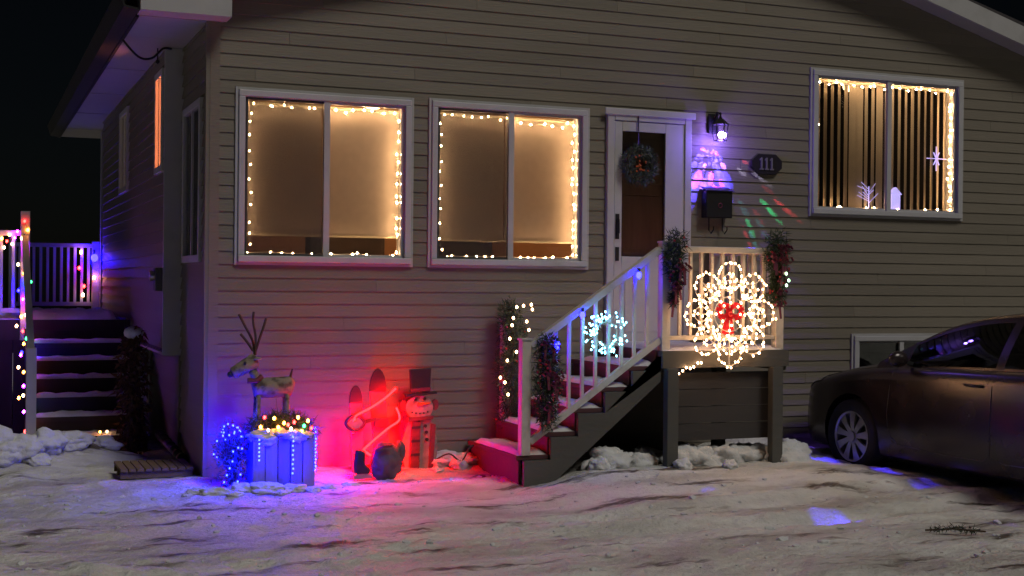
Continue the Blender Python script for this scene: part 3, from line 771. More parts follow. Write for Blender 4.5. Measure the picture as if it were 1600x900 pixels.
BLU, MAG, WHT, RED, GRN, CYA = (.06, .04, 1), (.9, .08, 1), (.6, .6, 1), (1, .05, .08), (.02, 1, .35), (.1, .8, 1)
pl_ = bpy.data.lights.new('bulb_light', 'POINT'); pl_.energy = 8.0; pl_.color = (.22, .12, 1); pl_.shadow_soft_size = .02
plo = bpy.data.objects.new('bulb_light', pl_); COL.objects.link(plo); plo.parent = lan; plo.location = (0, -.135, -.085)
rnd = random.Random(19)
WZ = -.015
for row, (zz, half, nn) in enumerate(((2.77, .09, 6), (2.71, .13, 6), (2.64, .17, 7), (2.55, .19, 8), (2.46, .20, 8), (2.39, .21, 7))):
    for i in range(nn):
        xx = LX - .02 + half * ((i + .5) / nn * 2 - 1) + rnd.uniform(-.012, .012)
        beam((xx, WZ, zz + rnd.uniform(-.02, .02)), rnd.choice([BLU, BLU, BLU, BLU, MAG, (.3, .1, 1), (.35, .3, 1)]), rnd.uniform(40, 100) * (.55 + .5 * row), rnd.uniform(8, 13), soft=.002)
def wallspot(x, z, col, watts, deg): beam((x, WZ, z), col, watts, deg, soft=.002)
for x, z, c_, p_, d_ in ((5.035, 2.31, GRN, 55, 3.2), (5.115, 2.235, GRN, 55, 3.0), (5.19, 2.32, RED, 60, 2.8), (5.285, 2.26, RED, 55, 2.6), (4.87, 2.12, GRN, 45, 3.0), (4.90, 2.02, CYA, 35, 2.4), (4.84, 2.03, RED, 45, 2.4),
                         (4.81, 2.69, RED, 10, 4.5), (4.93, 2.58, WHT, 14, 4.2), (5.02, 2.52, WHT, 14, 3.5), (4.78, 2.60, WHT, 9, 6), (5.05, 2.45, RED, 12, 3.6), (4.27, 2.44, GRN, 6, 6), (4.80, 2.28, CYA, 7, 5), (4.95, 2.22, RED, 14, 3), (5.0, 2.10, CYA, 12, 3.4)):
    wallspot(x, z, c_, p_ * 3.2, d_)
for x, z, p_ in ((5.24, 1.75, 16), (5.28, 1.5, 18), (5.32, 1.1, 22), (5.27, .85, 24), (5.33, .5, 26)): wallspot(x, z, (.2, .08, 1), p_ * 4, 7)
DB = (.05, .03, 1)
for x, y, p_, d_ in ((3.65, -2.95, 950, 4.4), (3.75, -3.02, 700, 2.6), (1.85, -.60, 420, 3.0), (3.2, -2.1, 300, 3.0), (3.85, -2.2, 220, 2.6), (3.1, -2.65, 300, 2.6), (4.95, -1.1, 420, 6.5), (5.2, -1.62, 420, 4.6), (4.85, -1.45, 160, 3), (5.1, -2.2, 380, 4), (5.25, -2.05, 260, 3), (4.6, -3.45, 160, 3), (5.3, -3.35, 600, 4.2), (5.0, -3.5, 250, 3)):
    beam((x, y, .03), DB if p_ != 160 else (.3, .05, 1), p_ * 1.6, d_, origin=(lc[0], lc[1] - .03, LZ - .085), soft=.012, blend=.6)

mb_ = thing('letter_box', 'black wall mailbox with newspaper hooks under the lantern', 'mailbox', (4.50, -.03, 2.15))
MB().prism([(4.365, 2.16), (4.635, 2.16), (4.635, 2.40), (4.365, 2.40)], -.115, -.022).build('body', 'black', mb_, bevel=.008)
MB().add([(4.355, -.13, 2.395), (4.645, -.13, 2.395), (4.645, -.02, 2.435), (4.355, -.02, 2.435), (4.355, -.13, 2.403), (4.645, -.13, 2.403), (4.645, -.02, 2.443), (4.355, -.02, 2.443)], [(0, 3, 2, 1), (4, 5, 6, 7), (0, 1, 5, 4), (1, 2, 6, 5), (2, 3, 7, 6), (3, 0, 4, 7)]).build('lid', 'black', mb_)
for xx in (4.43, 4.57):
    MB().tube([(xx, -.05, 2.159), (xx, -.05, 2.05), (xx, -.09, 2.02), (xx, -.13, 2.05), (xx, -.13, 2.08)], .006, 6).build('hook', 'black', mb_)
MB().tube([(4.505 + .02 * math.cos(q), -.117, 2.27 + .02 * math.sin(q)) for q in np.linspace(0, 2 * math.pi, 13)], .004, 5).build('emblem', 'plumribbon', mb_)

pq = thing('house_number', 'dark octagonal house number plaque reading 111 on the wall', 'sign', (5.04, -.03, 2.57))
pw, ph = .165, .095
octo = [(5.04 - pw, 2.67 - .035), (5.04 - pw + .07, 2.67 - ph), (5.04 + pw - .07, 2.67 - ph), (5.04 + pw, 2.67 - .035), (5.04 + pw, 2.67 + .035), (5.04 + pw - .07, 2.67 + ph), (5.04 - pw + .07, 2.67 + ph), (5.04 - pw, 2.67 + .035)]
MB().prism(octo, -.045, -.02).build('plate', 'plaque', pq, bevel=.006)
for k_ in (-1, 0, 1):
    cx = 5.035 + k_ * .055
    MB().prism([(cx - .02, 2.615), (cx + .022, 2.615), (cx + .022, 2.628), (cx + .009, 2.628), (cx + .009, 2.727), (cx - .004, 2.727), (cx - .022, 2.708), (cx - .016, 2.698), (cx - .008, 2.704), (cx - .008, 2.628), (cx - .02, 2.628)], -.052, -.0455).build('digit', 'number', pq)

# ------------------------------------------------------------------ yard decorations along the wall
# snowman cutout
sx, sy = 1.685, -.16
sm = thing('snowman_cutout', 'painted wooden snowman cutout with black top hat and plaid scarf', 'snowman', (sx, sy, .04))
def ell(cx, cz, rx, rz, n=20, a0=0, a1=2 * math.pi): return [(cx + rx * math.cos(v), cz + rz * math.sin(v)) for v in np.linspace(a0, a1, n, endpoint=False)]
body = [(sx - .12, .03), (sx + .12, .03), (sx + .15, .16), (sx + .145, .28), (sx + .10, .40), (sx + .09, .46), (sx - .09, .46), (sx - .11, .40), (sx - .15, .28), (sx - .155, .15)]
MB().prism(body, sy, sy + .022).build('body', 'oldwhite', sm, bevel=.004)
MB().prism(ell(sx - .01, .54, .118, .10), sy - .012, sy + .02).build('head', 'oldwhite', sm, bevel=.004)
hat = MB().prism([(sx - .085, .665), (sx + .075, .665), (sx + .085, .86), (sx - .095, .85)], sy - .02, sy + .018).build('hat', 'paintblack', sm, bevel=.004)
MB().prism([(sx - .13, .632), (sx + .13, .652), (sx + .13, .668), (sx - .13, .650)], sy - .034, sy + .016).build('brim', 'paintblack', hat)
MB().prism([(sx - .089, .668), (sx + .077, .675), (sx + .079, .705), (sx - .091, .698)], sy - .026, sy - .0205).build('hat_band', 'plaid', hat)
MB().prism([(sx - .03, .555), (sx + .075, .572), (sx + .08, .585), (sx - .025, .585)], sy - .03, sy - .0125).build('nose', 'paintorange', sm, bevel=.003)
for ex, ez in ((-.045, .605), (.03, .612)): MB().prism(ell(sx + ex, ez, .012, .014, 10), sy - .022, sy - .0125).build('eye', 'paintblack', sm)
for k_ in range(5): MB().prism(ell(sx - .075 + .033 * k_, .505 - .012 * math.sin(math.pi * k_ / 4), .007, .007, 8), sy - .02, sy - .0125).build('mouth_dot', 'paintblack', sm)
MB().prism([(sx - .12, .425), (sx + .10, .445), (sx + .11, .475), (sx - .115, .462)], sy - .03, sy - .013).build('scarf', 'plaid', sm, bevel=.004)
MB().prism([(sx - .075, .427), (sx - .0, .432), (sx - .01, .05), (sx - .09, .05)], sy - .018, sy - .001).build('scarf_tail', 'plaid', sm, bevel=.003)
for k_ in range(6): MB().prism([(sx - .078 - .002 * k_, .37 - .055 * k_), (sx - .004 - .001 * k_, .373 - .055 * k_), (sx - .004 - .001 * k_, .393 - .055 * k_), (sx - .078 - .002 * k_, .39 - .055 * k_)], sy - .021, sy - .0185).build('stripe', 'paintblack' if k_ % 2 == 0 else 'burgundy', sm)
for bx_, bz in ((.04, .39), (.05, .34), (.055, .28)): MB().prism(ell(sx + bx_, bz, .014, .014, 10), sy - .016, sy - .001).build('button', 'paintblack', sm)
MB().prism([(sx + .075, .05), (sx + .11, .05), (sx + .13, .40), (sx + .09, .41)], sy - .012, sy - .001).build('broom', 'burgundy', sm)
for s_ in (-1, 1): MB().prism(ell(sx + s_ * .135 - .01, .56, .03, .045, 12), sy - .006, sy + .02).build('ear_muff', 'burgundy', sm)

# skis, sack and red rope light
kx, ky = 1.27, -.27
def ski_board(label, cx, z1, wd, lean):
    t = thing('ski', label, 'ski', (cx, ky, .03), 'pair of short skis against the wall')
    poly = [(cx - wd + lean, .05)] + [(cx + wd * math.cos(v) * -1, z1 - wd * 2.2 + wd * 2.2 * math.sin(v) ** 1.25) for v in np.linspace(0, math.pi, 13)] + [(cx + wd + lean, .05)]
    MB().prism(poly, ky + .03, ky + .055).build('board', 'skired', t, bevel=.005)
    tip = [(cx - wd - .004, z1 - wd * 2.7)] + [(cx + (wd + .004) * math.cos(v) * -1, z1 + .004 - wd * 2.2 + wd * 2.2 * math.sin(v) ** 1.25) for v in np.linspace(0, math.pi, 11)] + [(cx + wd + .004, z1 - wd * 2.7)]
    MB().prism(tip, ky + .022, ky + .0299).build('tip', 'paintblack', t, bevel=.003)
    MB().box(cx - wd * .9 + lean * .5, cx + wd * .9 + lean * .5, ky - .005, ky + .029, .40, .48).build('binding', 'paintblack', t, bevel=.008)
    return t
ski_board('tall red ski with dark tip leaning on the wall behind the rope light', kx + .03, .865, .066, .05)
ski_board('shorter red ski with dark tip leaning on the wall beside the taller ski', kx - .15, .735, .050, .03)
t = thing('goggles', 'dark ski goggles with pale lens hanging on the short ski', 'goggles', (kx - .17, ky - .03, .40))
q = MB(); go = [(kx - .165 + .075 * math.cos(v), ky - .02, .445 + .048 * math.sin(v) * (1 - .25 * math.cos(v * 2))) for v in np.linspace(0, 2 * math.pi, 25)]
q.tube(go, .014, 6).build('frame', 'paintblack', t, smooth=True)
MB().prism(ell(kx - .165, .445, .07, .042, 18), ky - .022, ky - .012).build('lens', 'steel', t)
MB().bar((kx - .10, ky - .01, .45), (kx + .01, ky + .0, .47), .03, .006, up=(0, 1, 0)).build('strap', 'paintblack', t)
t = thing('plush_sack', 'dark plush sack slumped on the snow before the skis', 'sack', (kx + .04, ky - .12, .02))
MB().blob((kx + .06, ky - .12, .15), (.12, .09, .15), 4, .3, 3, 2.2).build('body', 'plush', t, smooth=True)
MB().blob((kx + .17, ky - .10, .22), (.055, .05, .09), 2, .2, 5).build('flap', 'plush', t, smooth=True)
MB().tube([(kx - .05, ky - .20, .25), (kx + .0, ky - .24, .28), (kx + .07, ky - .235, .285)], .012, 6).build('strap', 'burgundy', t)
t = thing('skate', 'dark small ice skate standing on the snow beside the plush sack', 'skate', (kx - .16, ky - .13, .02))
MB().prism([(kx - .20, .06), (kx - .08, .06), (kx - .075, .10), (kx - .12, .13), (kx - .115, .24), (kx - .19, .25), (kx - .205, .12)], ky - .16, ky - .10).build('boot', 'paintblack', t, bevel=.015)
MB().prism([(kx - .21, .02), (kx - .06, .02), (kx - .05, .035), (kx - .07, .058), (kx - .20, .058)], ky - .134, ky - .126).build('blade', 'steel', t)
rp = thing('rope_light', 'glowing red rope light zigzagging over the skis', 'rope light', (kx, ky - .1, .03))
yy = ky - .055
zig = [(kx + .155, yy, .715), (kx + .06, yy - .005, .635), (kx - .06, yy, .56), (kx - .135, yy, .525), (kx - .175, yy, .50), (kx - .19, yy - .02, .47)]
zig2 = [(kx + .16, yy, .56), (kx + .185, yy, .50), (kx + .175, yy - .01, .455), (kx + .09, yy - .01, .40), (kx - .03, yy - .02, .31), (kx - .12, yy - .03, .235), (kx - .165, yy - .04, .17), (kx - .185, yy - .045, .10), (kx - .18, yy - .05, .045)]
def smooth_path(p, n=6):
    p = [Vector(v) for v in p]; out = []
    for i in range(len(p) - 1):
        p0, p1, p2, p3 = p[max(i - 1, 0)], p[i], p[i + 1], p[min(i + 2, len(p) - 1)]
        for k in range(n):
            t_ = k / n; out.append(.5 * ((2 * p1) + (p2 - p0) * t_ + (2 * p0 - 5 * p1 + 4 * p2 - p3) * t_ ** 2 + (3 * p1 - p0 - 3 * p2 + p3) * t_ ** 3))
    return out + [p[-1]]
MB().tube(smooth_path(zig), .0085, 6).build('tube', 'redrope', rp, smooth=True)
MB().tube(smooth_path(zig2), .0085, 6).build('tube', 'redrope', rp, smooth=True)
MB().tube(smooth_path([(kx - .19, yy + .06, .45), (kx - .14, yy + .11, .30), (kx - .02, yy + .112, .18), (kx + .15, yy + .112, .12), (kx + .24, yy + .10, .06)]), .0085, 6).build('tube', 'redrope', rp, smooth=True)

# log reindeer
dx, dy = .44, -.30
rd = thing('log_reindeer', 'rustic pale log reindeer with twig antlers behind the planter', 'reindeer', (dx, dy, .04))
MB().tube([(dx - .14, dy, .73), (dx - .12, dy, .735), (dx + .14, dy, .745), (dx + .16, dy, .74)], [.06, .078, .078, .06], 12).build('body', 'birch', rd, smooth=True)
for lx in (-.11, .11):
    for ly in (-.045, .045): MB().tube([(dx + lx, dy + ly, .69), (dx + lx * 1.15, dy + ly * 1.5, .03)], [.018, .014], 8).build('leg', 'birch', rd, smooth=True)
MB().tube([(dx - .10, dy, .76), (dx - .16, dy, .90)], [.035, .03], 8).build('neck', 'birch', rd, smooth=True)
hd = MB().tube([(dx - .30, dy, .85), (dx - .29, dy, .855), (dx - .13, dy, .945), (dx - .115, dy, .95)], [.035, .045, .062, .045], 12).build('head', 'birch', rd, smooth=True)
MB().blob((dx - .315, dy, .845), (.024, .024, .024), 2, 0).build('nose', 'paintblack', hd, smooth=True)
MB().blob((dx - .215, dy - .05, .93), (.012, .012, .018), 1, 0).build('eye', 'paintblack', hd)
for s_ in (-1, 1): MB().blob((dx - .12, dy + s_ * .065, .965), (.03, .018, .014), 2, 0).build('ear', 'birch', hd)
ant = lambda pts: MB().tube(smooth_path(pts, 4), .010, 5).build('antler', 'twig', rd)
ant([(dx - .13, dy + .01, .99), (dx - .15, dy + .01, 1.10), (dx - .21, dy + .02, 1.22), (dx - .25, dy + .03, 1.30)])
ant([(dx - .13, dy - .01, .99), (dx - .13, dy - .02, 1.12), (dx - .15, dy - .02, 1.24), (dx - .145, dy - .02, 1.32)])
ant([(dx - .13, dy - .0, 1.0), (dx - .10, dy - .03, 1.12), (dx - .075, dy - .04, 1.20), (dx - .055, dy - .04, 1.27)])
ant([(dx - .145, dy, 1.02), (dx - .19, dy + .01, 1.09), (dx - .24, dy + .01, 1.15)])
MB().tube([(dx + .14, dy, .80), (dx + .16, dy, .88)], [.012, .006], 6).build('tail', 'twig', rd)
MB().tube([(dx - .20, dy - .07, .80), (dx - .13, dy - .075, .80), (dx - .09, dy - .06, .83)], .02, 6).build('collar', 'burgundy', rd)

# planter box
pxa, pxb, pya, pyb = .235, .705, -.62, -.36
pl = thing('planter_box', 'grey wooden plank planter box with evergreen sprigs and snow', 'planter', (.47, -.5, .0))
n = 5
for i in range(n):
    xa = pxa + (pxb - pxa) * i / n; MB().box(xa + .003, xa + (pxb - pxa) / n - .003, pya + .002 * (i % 2), pya + .02, .01, .40 + .008 * ((i * 7) % 3)).build('plank', 'plank', pl, bevel=.003)
    MB().box(xa + .003, xa + (pxb - pxa) / n - .003, pyb - .02, pyb, .01, .40).build('plank', 'plank', pl)
for i in range(3):
    ya = pya + .021 + (pyb - pya - .042) * i / 3
    for xa in (pxa, pxb - .018): MB().box(xa, xa + .018, ya + .002, ya + (pyb - pya - .042) / 3 - .002, .01, .40).build('plank', 'plank', pl)
MB().box(pxa + .02, pxb - .02, pya + .022, pyb - .022, .05, .34).build('soil', 'twig', pl)
MB().needles([(pxa + .03, -.49, .42), (.47, -.49, .47), (pxb - .03, -.49, .42)], .11, 2600, .07, .005, random.Random(12)).build('foliage', 'green_needle', pl)
for k_, (xx, zz, rr) in enumerate(((.33, .40, .10), (.60, .395, .085), (.47, .41, .07))):
    MB().blob((xx, pya + .03, zz), (rr, .06, rr * .55), 4, .6, k_, 2.5).build('snow', 'snowcap', pl, smooth=True)
t = thing('string_lights', 'multicolour string lights heaped in the planter greenery', 'string lights', (.47, -.52, .5))
rnd = random.Random(9); pp = [(pxa + .06 + .40 * i / 15 * .95, -.60 + rnd.uniform(-.03, .02), .475 + .05 * math.sin(i * 1.9) + rnd.uniform(-.02, .03)) for i in range(16)]
MB().tube([(p[0], p[1] + .015, p[2]) for p in pp], .002, 3).build('wire', 'wire', t); bulbs(t, pp, ['amberled', 'redled', 'warmwhite', 'redled', 'amberled', 'amberled', 'greenled'], .012)
for k_, (pts, lab) in enumerate(((([(.275, -.66, .385 - .03 * i) for i in range(6)]), 'blue light strand hanging down the left planter planks'),
                        (([(.525 + .004 * (i % 2), -.66, .40 - .034 * i) for i in range(9)]), 'long blue light strand hanging down the middle of the planter'),
                        (([(.728 + .006 * (i % 2), -.52, .44 - .026 * i) for i in range(13)]), 'blue light strand hanging off the right planter corner'))):
    t = thing('string_lights', lab, 'string lights', pts[-1], 'blue light strands on the planter')
    MB().tube([(p[0], p[1] + .014, p[2]) for p in pts], .002, 3).build('wire', 'wire', t); bulbs(t, pts, 'blueled', .0075)
# round shrub in blue lights
sb = thing('shrub', 'small round bare shrub covered in blue lights at the house corner', 'shrub', (.12, -.42, .0))
q = MB(); rnd = random.Random(31); tips = []
for i in range(70):
    an = rnd.uniform(0, 2 * math.pi); el = rnd.uniform(.1, 1.4); rr = rnd.uniform(.16, .24)
    e = Vector((.12 + rr * .72 * math.cos(an) * math.cos(el), -.42 + rr * .7 * math.sin(an) * math.cos(el), .20 + rr * 1.25 * math.sin(el))); tips.append(e)
    q.tube([(.12 + rnd.uniform(-.02, .02), -.42, .03), Vector((.12, -.42, .14)).lerp(e, .5) + Vector((0, 0, .03)), e], [.006, .004, .002], 4)
q.build('branches', 'twig', sb)
MB().needles([(.12, -.42, .12), (.12, -.42, .40)], .17, 900, .05, .006, random.Random(4)).build('foliage', 'frost_needle', sb)
t = thing('string_lights', 'blue net lights wrapped over the round shrub', 'string lights', (.12, -.42, .1))
bp = [tuple(p + (p - Vector((.12, -.42, .25))).normalized() * .015) for p in tips[:34]] + [(.02 + .02 * k, -.55, .02 + .05 * (k % 5)) for k in range(8)]
bulbs(t, bp, 'blueled', .0070)
MB().tube([bp[i] for i in range(0, 34)], .0015, 3).build('wire', 'wire', t)

# ------------------------------------------------------------------ back deck with snowy stairs along the side wall
dk = thing('deck', 'dark wooden side deck with white railing and snow covered stairs', 'deck', (-1.3, 4, .0))
DK = 1.15; YD = 3.60
for i in range(26):
    ya = YD + i * .1425
    MB().box(-2.7, BX - .05, ya, ya + .137, DK - .04, DK).build('deck_board', 'darkwood', dk)
MB().box(-2.72, BX - .05, YD - .035, YD - .002, DK - .2, DK - .002).build('rim_beam', 'darkwood', dk)
for i in range(12):
    xa = -2.7 + i * .1275; MB().box(xa, xa + .122, YD - .0, YD + .02, -.2, DK - .201).build('skirt_board', 'darkwood', dk)
for i in range(7):
    ya = 1.93 + i * .238; zz = .16 + i * .155
    if i < 6:
        MB().box(-1.155, -.245, 1.97, 1.982, -.1, zz - .041).build('riser', 'darkwood', dk) if i == 0 else None
        MB().box(-1.18, -.22, ya, ya + .249, zz - .04, zz).build('tread', 'darkwood', dk)
        MB().box(-1.155, -.245, ya + .25, ya + .262, zz + .0, zz + .114).build('riser', 'darkwood', dk)
        snow_patch(-1.16, -.24, ya + .005, ya + .245, zz, .032, dk, 20 + i, 18)
snow_patch(-1.5, -.3, YD - .03, YD + 1.6, DK, .075, dk, 40, 26)
for xx in (-1.2, -.24):
    MB().prism([(0, 0)] * 0 or [(1.95, -.02), (2.2, -.02), (YD - .04, .86), (YD - .04, 1.1), (3.45, 1.1), (1.95, .11)], xx, xx + .04)
    q = MB(); pr = [(1.95, -.02), (2.2, -.02), (YD - .04, .86), (YD - .04, 1.09), (3.40, 1.04), (1.95, .11)]
    nn = len(pr); q.add([(xx, a, b) for a, b in pr] + [(xx + .04, a, b) for a, b in pr], [tuple(range(nn)), tuple(range(2 * nn - 1, nn - 1, -1))] + [(i, i + nn, (i + 1) % nn + nn, (i + 1) % nn) for i in range(nn)])
    q.build('stringer', 'darkwood', dk)
for (xx, ya, zb, zt) in ((-1.24, 1.90, -.1, .95), (-1.24, YD - .12, DK - .2, 2.22), (-2.0, YD - .06, DK + .001, 2.05), (-1.25, 7.2, DK + .001, 2.04), (-.26, 7.2, DK + .001, 2.04)):
    MB().box(xx, xx + .085, ya, ya + .085, zb, zt).build('newel_post', 'trim', dk, bevel=.004)
MB().bar((-1.20, 1.94, .90), (-1.20, YD - .08, 1.98), .06, .045).build('handrail', 'trim', dk)
for i in range(11):
    xx = -1.16 + .9 * (i + .5) / 11
    MB().box(xx - .016, xx + .016, 7.23, 7.26, DK + .12, 1.96).build('baluster', 'trim', dk)
MB().box(-1.16, -.265, 7.215, 7.275, 1.961, 2.01).build('handrail', 'trim', dk); MB().box(-1.16, -.265, 7.22, 7.27, DK + .07, DK + .119).build('bottom_rail', 'trim', dk)
MB().box(-1.91, -1.245, YD - .045, YD + .0, 1.98, 2.03).build('handrail', 'trim', dk); MB().box(-1.91, -1.245, YD - .04, YD - .005, DK + .07, DK + .115).build('bottom_rail', 'trim', dk)
for i in range(6):
    xx = -1.91 + .66 * (i + .5) / 6; MB().box(xx - .014, xx + .014, YD - .035, YD - .01, DK + .116, 1.979).build('baluster', 'trim', dk)
# multicolour strings
MC = ['redled', 'amberled', 'warmwhite', 'violetled', 'redled', 'warmwhite', 'amberled', 'greenled', 'bluestring', 'violetled']
t = thing('string_lights', 'multicolour string lights wound down the deck post and stair rail', 'string lights', (-1.22, 2.4, 0))
rnd = random.Random(71); pts = []
for i in range(12): pts.append((-1.20 + .05 * math.sin(i * 2.1) + rnd.uniform(-.02, .02), YD - .15 + rnd.uniform(-.02, .02), 2.12 - .085 * i))
for i in range(22):
    f_ = i / 21; pts.append((-1.22 + .05 * math.sin(i * 1.7) + rnd.uniform(-.03, .03), YD - .2 - 1.45 * f_, 1.10 * (1 - f_) + .10 + .06 * math.sin(i * 2.7)))
MB().tube(pts, .0022, 3).build('wire', 'wire', t); bulbs(t, pts, MC, .014)
t = thing('string_lights', 'multicolour string lights looped over the left deck handrail', 'string lights', (-1.5, YD - .06, 1.9))
pts = [(-1.27 - .024 * i, YD - .06, 2.02 - .05 * (i % 3) - .012 * i) for i in range(7)]
MB().tube(pts, .0022, 3).build('wire', 'wire', t); bulbs(t, pts, ['violetled', 'violetled', 'warmwhite', 'amberled', 'redled', 'warmwhite', 'amberled'], .013)
t = thing('string_lights', 'multicolour string lights dropped along the far deck railing post', 'string lights', (-.35, 7.15, 1.3))
pts = [(-.40, 7.17, 1.90), (-.42, 7.17, 1.70), (-.36, 7.17, 1.47), (-.37, 7.17, 1.36), (-.24, 7.15, 1.58)]
MB().tube(pts, .0022, 3).build('wire', 'wire', t); bulbs(t, pts, ['amberled', 'redled', 'redled', 'warmwhite', 'amberled'], .02)
t = thing('light_bulb', 'large blue globe bulb on the far deck railing by the house wall', 'bulb', (-.24, 7.12, 1.83))
MB().blob((-.24, 7.12, 1.83), (.045, .045, .05), 2, 0).build('globe', 'globebulb', t, smooth=True); MB().tube([(-.24, 7.14, 1.88), (-.24, 7.17, 1.93)], .015, 8).build('socket', 'wire', t)
t = thing('string_lights', 'few warm lights lying on the lower side stair tread', 'string lights', (-.8, 1.9, .2))
pts = [(-.62, 1.90, .20), (-.56, 1.905, .20), (-.80, 1.90, .05), (-.72, 1.9, .045)]
MB().tube(pts, .0022, 3).build('wire', 'wire', t); bulbs(t, pts, ['amberled', 'warmwhite', 'greenled', 'redled'], .010)
# dried leaf bundle
lb = thing('leaf_bundle', 'upright bundle of dried brown leaves with pale cap beside the side stairs', 'decoration', (-.36, 1.72, .0))
stem = [(-.36, 1.72, .02), (-.36, 1.72, .35), (-.37, 1.72, .75), (-.36, 1.72, 1.08)]
MB().tube(stem, [.03, .03, .025, .015], 6).build('stem', 'twig', lb)
MB().needles(stem, lambda i: .10 + .05 * math.sin(i * 1.1), 1100, .08, .018, random.Random(77), drop=.5).build('foliage', 'brown_leaf', lb)
MB().blob((-.36, 1.70, 1.09), (.085, .08, .055), 2, .15, 2).build('snow', 'snowcap', lb, smooth=True)
# pallet and drain pipe by the side wall
pa = thing('pallet', 'small yellowish wooden slat pallet on the snow at the house corner', 'pallet', (-.36, .42, .03))
for i in range(9):
    xa = -.62 + i * .062; MB().box(xa, xa + .052, .16, .68, .075, .095).build('slat', 'pallet', pa)
for yy in (.2, .42, .64): MB().box(-.62, -.075, yy - .02, yy + .02, .02, .074).build('runner', 'pallet', pa)
t = thing('drain_pipe', 'black drain pipe lying from the side wall toward the snow', 'pipe', (-.15, 1.2, .05))
MB().tube([(-.06, .75, .07), (-.12, 1.1, .14), (-.17, 1.45, .22)], .04, 10).build('pipe', 'black', t, smooth=True)
for i in range(7):
    p = Vector((-.06, .75, .07)).lerp(Vector((-.17, 1.45, .22)), (i + .5) / 7); MB().tube([p, p + Vector((-.004, .025, .005))], .044, 10).build('rib', 'black', t)
# electric meter, service cable
t = thing('electric_meter', 'small grey meter box on the side wall beside the white trim', 'meter', (BX - .05, 1.42, 1.5))
MB().box(BX - .09, BX - .024, 1.34, 1.48, 1.46, 1.66).build('box', 'deckgrey', t, bevel=.008); MB().tube([(BX - .092, 1.41, 1.59), (BX - .13, 1.41, 1.59)], .045, 12).build('dial', 'steel', t)
tag(MB().tube(smooth_path([(EX - .02, 1.0, SO + .03), (-.42, 1.05, SO - .13), (-.30, 1.1, SO - .13), (-.20, 1.18, SO - .03), (-.12, 1.24, SO - .015)]), .010, 6).build('service_cable', 'black', smooth=True), 'black service cable sagging under the side eave', 'cable')
t = thing('hook', 'small dark hook hanging from the side eave soffit', 'hook', (-.22, 1.35, SO)); MB().tube([(-.22, 1.35, SO + .001), (-.22, 1.35, SO - .10)], .006, 5).blob((-.22, 1.35, SO - .115), (.02, .02, .022), 1, 0).build('shank', 'black', t)

# ------------------------------------------------------------------ loose snow and litter
ci = 0
def chunk(x, y, r, label, group, flat=.7, seed=None):
    global ci; ci += 1
    q = MB().blob((x, y, gz(x, y) + r * flat * .22), (r * random.uniform(.95, 1.5), r * random.uniform(.8, 1.1), r * flat), 4, .42, seed or ci, 2.3)
    return tag(q.build('snow_chunk', 'snowcap', smooth=True), label, 'snow', group)
for (x, y, r) in ((2.95, -1.0, .17), (3.10, -.92, .13), (3.27, -1.0, .10), (2.83, -1.12, .09), (3.36, -.85, .12), (3.62, -1.0, .15), (3.80, -1.02, .13), (3.98, -1.05, .16), (4.15, -1.0, .12), (4.30, -.95, .14), (4.56, -1.1, .15), (4.70, -.95, .12), (4.85, -.75, .13), (3.5, -1.25, .07), (3.9, -1.30, .06)):
    chunk(x, y, r, 'rounded snow chunk heaped under the front porch', 'snow chunks under the porch', .8)
for (x, y, r) in ((-.04, -.70, .085), (.07, -.84, .05), (.14, -.66, .10), (.30, -.70, .11), (.41, -.86, .05), (.52, -.72, .09), (-.17, -.62, .06), (.66, -.78, .05), (-.26, -.76, .03), (.80, -.66, .04), (.98, -.60, .05)):
    chunk(x, y, r, 'small snow chunk on the ground around the lit planter', 'snow chunks by the planter', .5)
for (x, y, r) in ((-1.55, 1.2, .19), (-1.3, 1.1, .16), (-1.1, 1.2, .15), (-1.75, 1.25, .14), (-.9, 1.35, .11), (-1.42, 1.02, .09), (-1.18, 1.0, .08), (-.62, 1.5, .09)):
    chunk(x, y, r, 'lumpy snow chunk piled at the foot of the side stairs', 'snow chunks by the side stairs', .75)
for (x, y, r) in ((1.86, -.1, .09), (2.0, -.2, .07), (2.1, -.1, .10), (1.95, -.05, .12), (1.8, -.25, .05)):
    chunk(x, y, r, 'snow chunk between the snowman and the porch steps', 'snow chunks by the snowman')
crumb = MB(); rc = random.Random(88)
for _ in range(520):
    x = rc.uniform(-2.6, 6.2); y = rc.uniform(-4.8, -.4) if rc.random() < .8 else rc.uniform(-.8, -.3)
    if x > 4.7 and y > -4.2: continue
    rr = min(.05, .004 + abs(rc.gauss(0, .009))); crumb.blob((x, y, gz(x, y) + rr * .2), (rr * rc.uniform(.8, 1.6), rr, rr * .7), 1, .6, rc.random() * 50)
co = crumb.build('snow_crumbs', 'snowcap'); co['kind'] = 'stuff'; tag(co, 'small loose crumbs of snow scattered over the driveway', 'snow')
t = thing('spruce_sprig', 'dark broken evergreen sprig lying on the driveway snow', 'branch', (4.03, -3.72, gz(4.03, -3.72)))
zz = gz(4.03, -3.72) + .03
MB().needles([(3.90, -3.66, zz), (4.03, -3.72, zz + .02), (4.17, -3.80, zz)], .02, 170, .04, .004, random.Random(3), .3).build('foliage', 'green_needle', t)
MB().tube([(3.87, -3.65, zz), (4.03, -3.72, zz + .01), (4.20, -3.82, zz)], .006, 5).build('stem', 'twig', t)
t = tag(MB().tube(smooth_path([(1.80, -.16, .10), (1.92, -.2, .16), (2.02, -.22, .10), (2.10, -.2, .20), (2.2, -.16, .24)]), .007, 5).build('power_cord', 'wire', smooth=True), 'dark power cord running from the snowman to the steps', 'cord')

